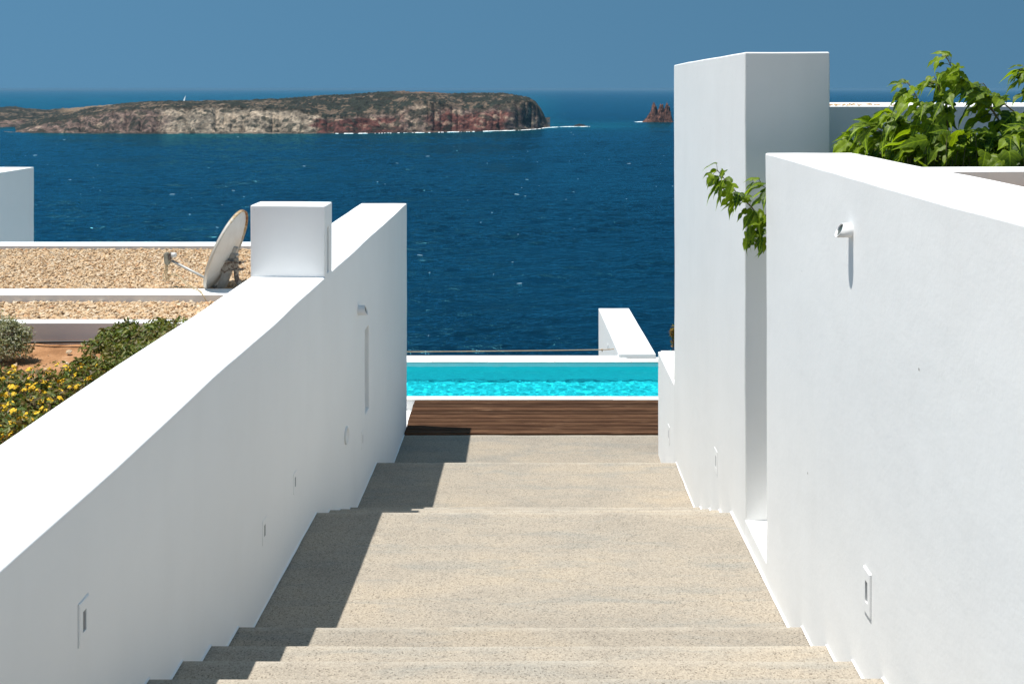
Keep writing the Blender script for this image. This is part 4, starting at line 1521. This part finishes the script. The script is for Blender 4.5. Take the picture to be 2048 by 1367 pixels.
for (px, py, d, r) in ((20, 690, 7.1, 0.17), (-20, 685, 7.1, 0.2), (36, 702, 7.05, 0.11), (0, 665, 7.15, 0.14), (44, 674, 7.1, 0.08), (-60, 690, 7.1, 0.2), (22, 658, 7.1, 0.08), (10, 708, 7.05, 0.13)):
    cs.append(gpt(px, py, d)); rs.append((r, r, r * 1.1))
bush('grey_shrub', 'grey green woolly shrub at the left edge before the low parapet', (-4.1, 7.1, -2.13), cs, rs, 5600, 0.013, GREYG, 23, 'shrub')

# ------------------------------------------------------------------ right: house with planter
HR = tag(empty('flat_roof_house', (5, 3, -3.5)), 'white house block with planter and gravel roof behind the near right wall', 'house')
child(wall('wall_body', masonry(2.245, 8.5, -2.4, 6.86, -5.0, -0.62, 0.8, 0.0, 0.0)), HR)
child(wall('parapet', masonry(2.17, 8.5, 4.64, 4.885, -0.9, -0.423, 0.15, 0.007, 0.004, seed=210)), HR)
child(link('roof_bed', box_mesh(2.21, 8.4, -2.3, 4.637, -0.56, -0.515), M['gravel_base']), HR)
child(link('planter_soil', box_mesh(2.25, 8.4, 4.89, 6.86, -0.615, -0.57), M['dark_soil']), HR)
pebbles('gravel', 'pale pebbles at the foot of the right hand parapet', scatter(2.25, 3.6, 3.4, 4.62, -0.508, 2600, 0.006), 0.011, 0.026)

HB = tag(empty('flat_roof_house', (5.5, 8, -4)), 'white flat roofed house behind the leafy plants on the right', 'house')
child(wall('wall_body', masonry(2.30, 9.5, 6.92, 8.70, -5.0, -0.131, 0.3, 0.007, 0.003, seed=240)), HB)
pt = np.stack([2.42 + 0.55 * rng.random(70) ** 1.3, rng.uniform(6.95, 7.6, 70), np.full(70, -0.128)], 1)
pebbles('gravel', 'few loose pebbles on the roof edge beside the tall wall', pt, 0.008, 0.018)

# ------------------------------------------------------------------ leafy plants
def leaf_mesh(seed):
    """A lobed, toothed leaf one unit long, its midrib along +x, folded and drooping."""
    g = random.Random(seed)
    half = [(0.0, 0.0), (-0.05, 0.10), (-0.03, 0.22), (0.07, 0.31), (0.13, 0.34), (0.20, 0.43), (0.26, 0.39), (0.31, 0.37), (0.37, 0.20), (0.42, 0.18), (0.48, 0.22), (0.54, 0.29), (0.60, 0.24), (0.68, 0.20), (0.75, 0.155), (0.83, 0.10), (0.91, 0.045), (1.04, 0.0)]
    lob = g.uniform(0.6, 1.15)
    V, Fc = [], []
    curl, fold, tw = g.uniform(0.25, 0.75), g.uniform(0.25, 0.65), g.uniform(-0.3, 0.3)
    def put(x, y):
        ay = abs(y)
        z = fold * ay - curl * x * x - 0.55 * max(0, ay - 0.16) * (0.6 + curl) + 0.03 * math.sin(9 * x + seed) + tw * x * y
        return (x * (1 - 0.12 * curl), y, z)
    for sgn in (1, -1):
        mid, mids, edge = [], [], []
        for i, (x, y) in enumerate(half):
            yy = y * (lob if 0.15 < x < 0.6 else 1.0) * g.uniform(0.92, 1.08)
            xm = max(0.0, min(1.0, x - 0.05))
            mid.append(put(xm, 0)); mids.append(put((xm + x) / 2, sgn * yy * 0.5)); edge.append(put(x, sgn * yy))
        b = len(V)
        n = len(half)
        V += mid + mids + edge
        for i in range(n - 1):
            for r0, r1 in ((0, n), (n, 2 * n)):
                q = (b + r0 + i, b + r0 + i + 1, b + r1 + i + 1, b + r1 + i)
                Fc.append(q if sgn > 0 else q[::-1])
    me = bpy.data.meshes.new('leaf')
    me.from_pydata(V, [], Fc)
    bm = bmesh.new(); bm.from_mesh(me)
    bmesh.ops.remove_doubles(bm, verts=bm.verts, dist=0.0005)
    bm.to_mesh(me); bm.free()
    me.polygons.foreach_set('use_smooth', [True] * len(me.polygons))
    me.materials.append(M['leaf'])
    return me


LEAVES = [leaf_mesh(i) for i in range(9)]
lg = random.Random(99)


def add_leaf(par, base, direction, size, roll=0.0):
    x = direction.normalized()
    up = Vector((lg.uniform(-.35, .35), lg.uniform(-0.75, 0.1), 1.0))
    z = (up - x * up.dot(x)).normalized()
    y = z.cross(x)
    m = Matrix((x, y, z)).transposed().to_4x4() @ Matrix.Rotation(roll, 4, 'X')
    m = m @ Matrix.Diagonal((size, size * lg.uniform(0.58, 0.95), size, 1))
    m.translation = base
    o = bpy.data.objects.new('leaf', lg.choice(LEAVES))
    COL.objects.link(o)
    o.parent = par
    o.matrix_parent_inverse = Matrix.Translation(-Vector(par.location))
    o.matrix_basis = m
    return o


def leafy_branch(par, pts, n, smin, smax, r0=0.008, drift=(-0.75, -0.1, -0.42), spread=0.75, start=0.15):
    path = spline(pts, 30)
    m = len(path)
    child(link('stem', tube_mesh(path, [r0 * (1 - 0.75 * i / (m - 1)) for i in range(m)], 6), M['bark']), par)
    for k in range(n):
        t = start + (1 - start) * (k + lg.random() * 0.6) / n
        t = min(t, 1.0)
        i = min(int(t * (m - 1)), m - 2)
        p = path[i].lerp(path[i + 1], t * (m - 1) - i)
        tan = (path[i + 1] - path[i]).normalized()
        side = Vector((lg.uniform(-1, 1), lg.uniform(-1, 1), lg.uniform(-0.5, 0.6)))
        side = (side - tan * side.dot(tan)).normalized()
        dv = (Vector(drift) + side * spread + tan * 0.25).normalized()
        pet = p + (side * 0.7 + dv * 0.5 + Vector((0, 0, 0.25))).normalized() * lg.uniform(0.03, 0.055)
        size = (smin + (smax - smin) * lg.random()) * (1.0 if t < 0.85 else 0.62)
        o = child(link('petiole', tube_mesh([p, (p + pet) / 2 + Vector((0, 0, 0.006)), pet], 0.0018, 4), M['bark']), par)
        add_leaf(par, pet, dv, size, lg.uniform(-0.5, 0.5))


def low_leaves(par, n, xr, yr, dr_, smin, smax):
    for k in range(n):
        d = lg.uniform(*dr_)
        p = P(lg.uniform(*xr), lg.uniform(*yr), d)
        if p.x < 2.36: p = P(lg.uniform(*xr), lg.uniform(*yr), lg.uniform(6.05, 6.6))
        dv = Vector((lg.uniform(-1, 0.5), lg.uniform(-0.8, 0.5), lg.uniform(-0.6, 0.2)))
        st = Vector((p.x + lg.uniform(-.03, .03), p.y + lg.uniform(-.03, .03), -0.575))
        if k % 2 == 0:
            child(link('stem', tube_mesh(spline([st, (st + p) / 2 + Vector((lg.uniform(-.02, .02), 0, 0)), p], 5), 0.0025, 4), M['bark']), par)
        add_leaf(par, p, dv, lg.uniform(smin, smax), lg.uniform(-.6, .6))


root = P(1885, 365, 5.5); root.z = -0.57
pa = tag(empty('mulberry_plant', root), 'tall leafy plant with upright stems in the middle of the right planter', 'plant')
b0 = Vector((root.x, root.y, -0.58))
leafy_branch(pa, [b0, P(1886, 290, 5.5), P(1887, 225, 5.5), P(1879, 180, 5.48), P(1868, 152, 5.47)], 17, 0.11, 0.19, 0.008, start=0.3)
leafy_branch(pa, [b0 + Vector((0.03, 0.02, 0)), P(1897, 300, 5.52), P(1895, 250, 5.52), P(1891, 210, 5.5), P(1900, 196, 5.5)], 13, 0.10, 0.17, 0.007, start=0.3)
leafy_branch(pa, [b0 + Vector((-0.03, 0, 0)), P(1872, 290, 5.45), P(1857, 248, 5.43), P(1838, 206, 5.4), P(1828, 184, 5.4), P(1813, 163, 5.38)], 19, 0.11, 0.19, 0.008, start=0.25)
low_leaves(pa, 62, (1800, 1935), (258, 326), (5.2, 5.9), 0.11, 0.19)

root2 = P(1760, 365, 5.7); root2.z = -0.57
pb = tag(empty('mulberry_plant', root2), 'low spreading leafy plant next to the tall tower wall', 'plant')
b0 = Vector((root2.x + 0.25, root2.y, -0.58))
leafy_branch(pb, [b0, P(1830, 300, 5.6), P(1816, 254, 5.6), P(1797, 236, 5.6), P(1770, 232, 5.62)], 22, 0.12, 0.20, 0.008, start=0.25)
leafy_branch(pb, [b0 + Vector((-0.1, 0, 0)), P(1800, 300, 5.7), P(1770, 268, 5.75), P(1744, 256, 5.78), P(1722, 252, 5.8)], 22, 0.11, 0.19, 0.007, start=0.2)
leafy_branch(pb, [b0 + Vector((-0.2, 0.1, 0)), P(1765, 315, 5.85), P(1735, 290, 5.9), P(1705, 283, 5.95), P(1684, 292, 6.0)], 20, 0.10, 0.17, 0.006, start=0.15)
low_leaves(pb, 72, (1700, 1830), (268, 330), (5.3, 6.1), 0.10, 0.18)

root3 = P(2030, 365, 5.6); root3.z = -0.57
pcn = tag(empty('mulberry_plant', root3), 'dark leafy plant with arching shoots at the right edge', 'plant')
b0 = Vector((root3.x, root3.y, -0.58))
leafy_branch(pcn, [b0, P(2018, 290, 5.6), P(1996, 238, 5.58), P(1972, 207, 5.56), P(1931, 167, 5.54), P(1907, 140, 5.52), P(1891, 110, 5.5)], 38, 0.11, 0.20, 0.009, start=0.2)
leafy_branch(pcn, [b0 + Vector((0.08, 0, 0)), P(2058, 280, 5.6), P(2036, 232, 5.6), P(1990, 194, 5.58), P(1966, 166, 5.56)], 29, 0.11, 0.20, 0.008, start=0.2)
leafy_branch(pcn, [b0 + Vector((0.2, 0, 0)), P(2110, 260, 5.6), P(2090, 190, 5.6), P(2066, 150, 5.6), P(2052, 138, 5.6)], 26, 0.11, 0.18, 0.008, start=0.3)
leafy_branch(pcn, [b0 + Vector((0.1, -0.2, 0)), P(2075, 310, 5.35), P(2065, 275, 5.3), P(2052, 262, 5.25)], 16, 0.14, 0.20, 0.006, start=0.3)
low_leaves(pcn, 95, (1930, 2090), (262, 328), (5.15, 5.95), 0.10, 0.18)

root4 = Vector((2.36, 6.25, -0.57))
pd = tag(empty('mulberry_plant', root4), 'leafy branch hanging out of the gap beside the near right wall', 'plant')
leafy_branch(pd, [root4, Vector((2.15, 6.2, -0.62)), Vector((1.93, 6.15, -0.82)), P(1531, 441, 6.12), P(1503, 414, 6.1), P(1475, 387, 6.08), P(1449, 358, 6.05), P(1433, 338, 6.03)], 32, 0.10, 0.18, 0.008, drift=(-0.6, -0.1, -0.65), start=0.42)
leafy_branch(pd, [root4 + Vector((0, 0.05, 0)), Vector((2.15, 6.25, -0.55)), P(1560, 395, 6.2), P(1535, 378, 6.18), P(1518, 368, 6.15)], 13, 0.11, 0.17, 0.006, drift=(-0.75, -0.1, -0.45), start=0.45)
leafy_branch(pd, [root4 + Vector((0, -0.05, 0)), Vector((2.15, 6.15, -0.7)), P(1560, 430, 6.1), P(1530, 450, 6.08), P(1517, 470, 6.06), P(1512, 490, 6.05)], 20, 0.10, 0.16, 0.006, drift=(-0.4, -0.1, -0.9), start=0.45)

# small dry-leaved plant showing past the far edge of the tall wall
root5 = P(1352, 716, 12.3); root5.z = -4.45
pe_ = tag(empty('terrace_plant', root5), 'small yellowish plant peeping past the far edge of the tall wall', 'plant')
V, Fc, cc = leaf_cloud(170, [gpt(1350, 668, 12.3), gpt(1356, 690, 12.3)], [(0.085, 0.085, 0.13), (0.1, 0.1, 0.16)], 0.035, [(0.28, 0.17, 0.02), (0.16, 0.16, 0.03), (0.24, 0.11, 0.02)], 77)
o = child(link('foliage', np_mesh('foliage', V, Fc, False, cc), M['bush']), pe_)
o['kind'] = 'stuff'
child(link('stems', twigs(root5, [Vector(gpt(1350, 660, 12.3)), Vector(gpt(1346, 675, 12.3)), Vector(gpt(1358, 665, 12.3))], 0.008), M['twig']), pe_)

# ------------------------------------------------------------------ the sea air
hz, hnt, hn, hl, hb = new_mat('sea_haze')
hn.remove(hb)
pv = hn.new('ShaderNodeVolumePrincipled')
pv.inputs['Color'].default_value = (0.20, 0.41, 0.60, 1)
pv.inputs['Density'].default_value = 4.5e-5
pv.inputs['Anisotropy'].default_value = 0.0
hl.new(pv.outputs[0], hn['Material Output'].inputs['Volume'])
o = link('haze', box_mesh(-90000, 90000, -700, 62000, -70, 6), hz)
tag(o, 'thin blue sea haze between the terrace and the horizon', 'haze', None, 'stuff')
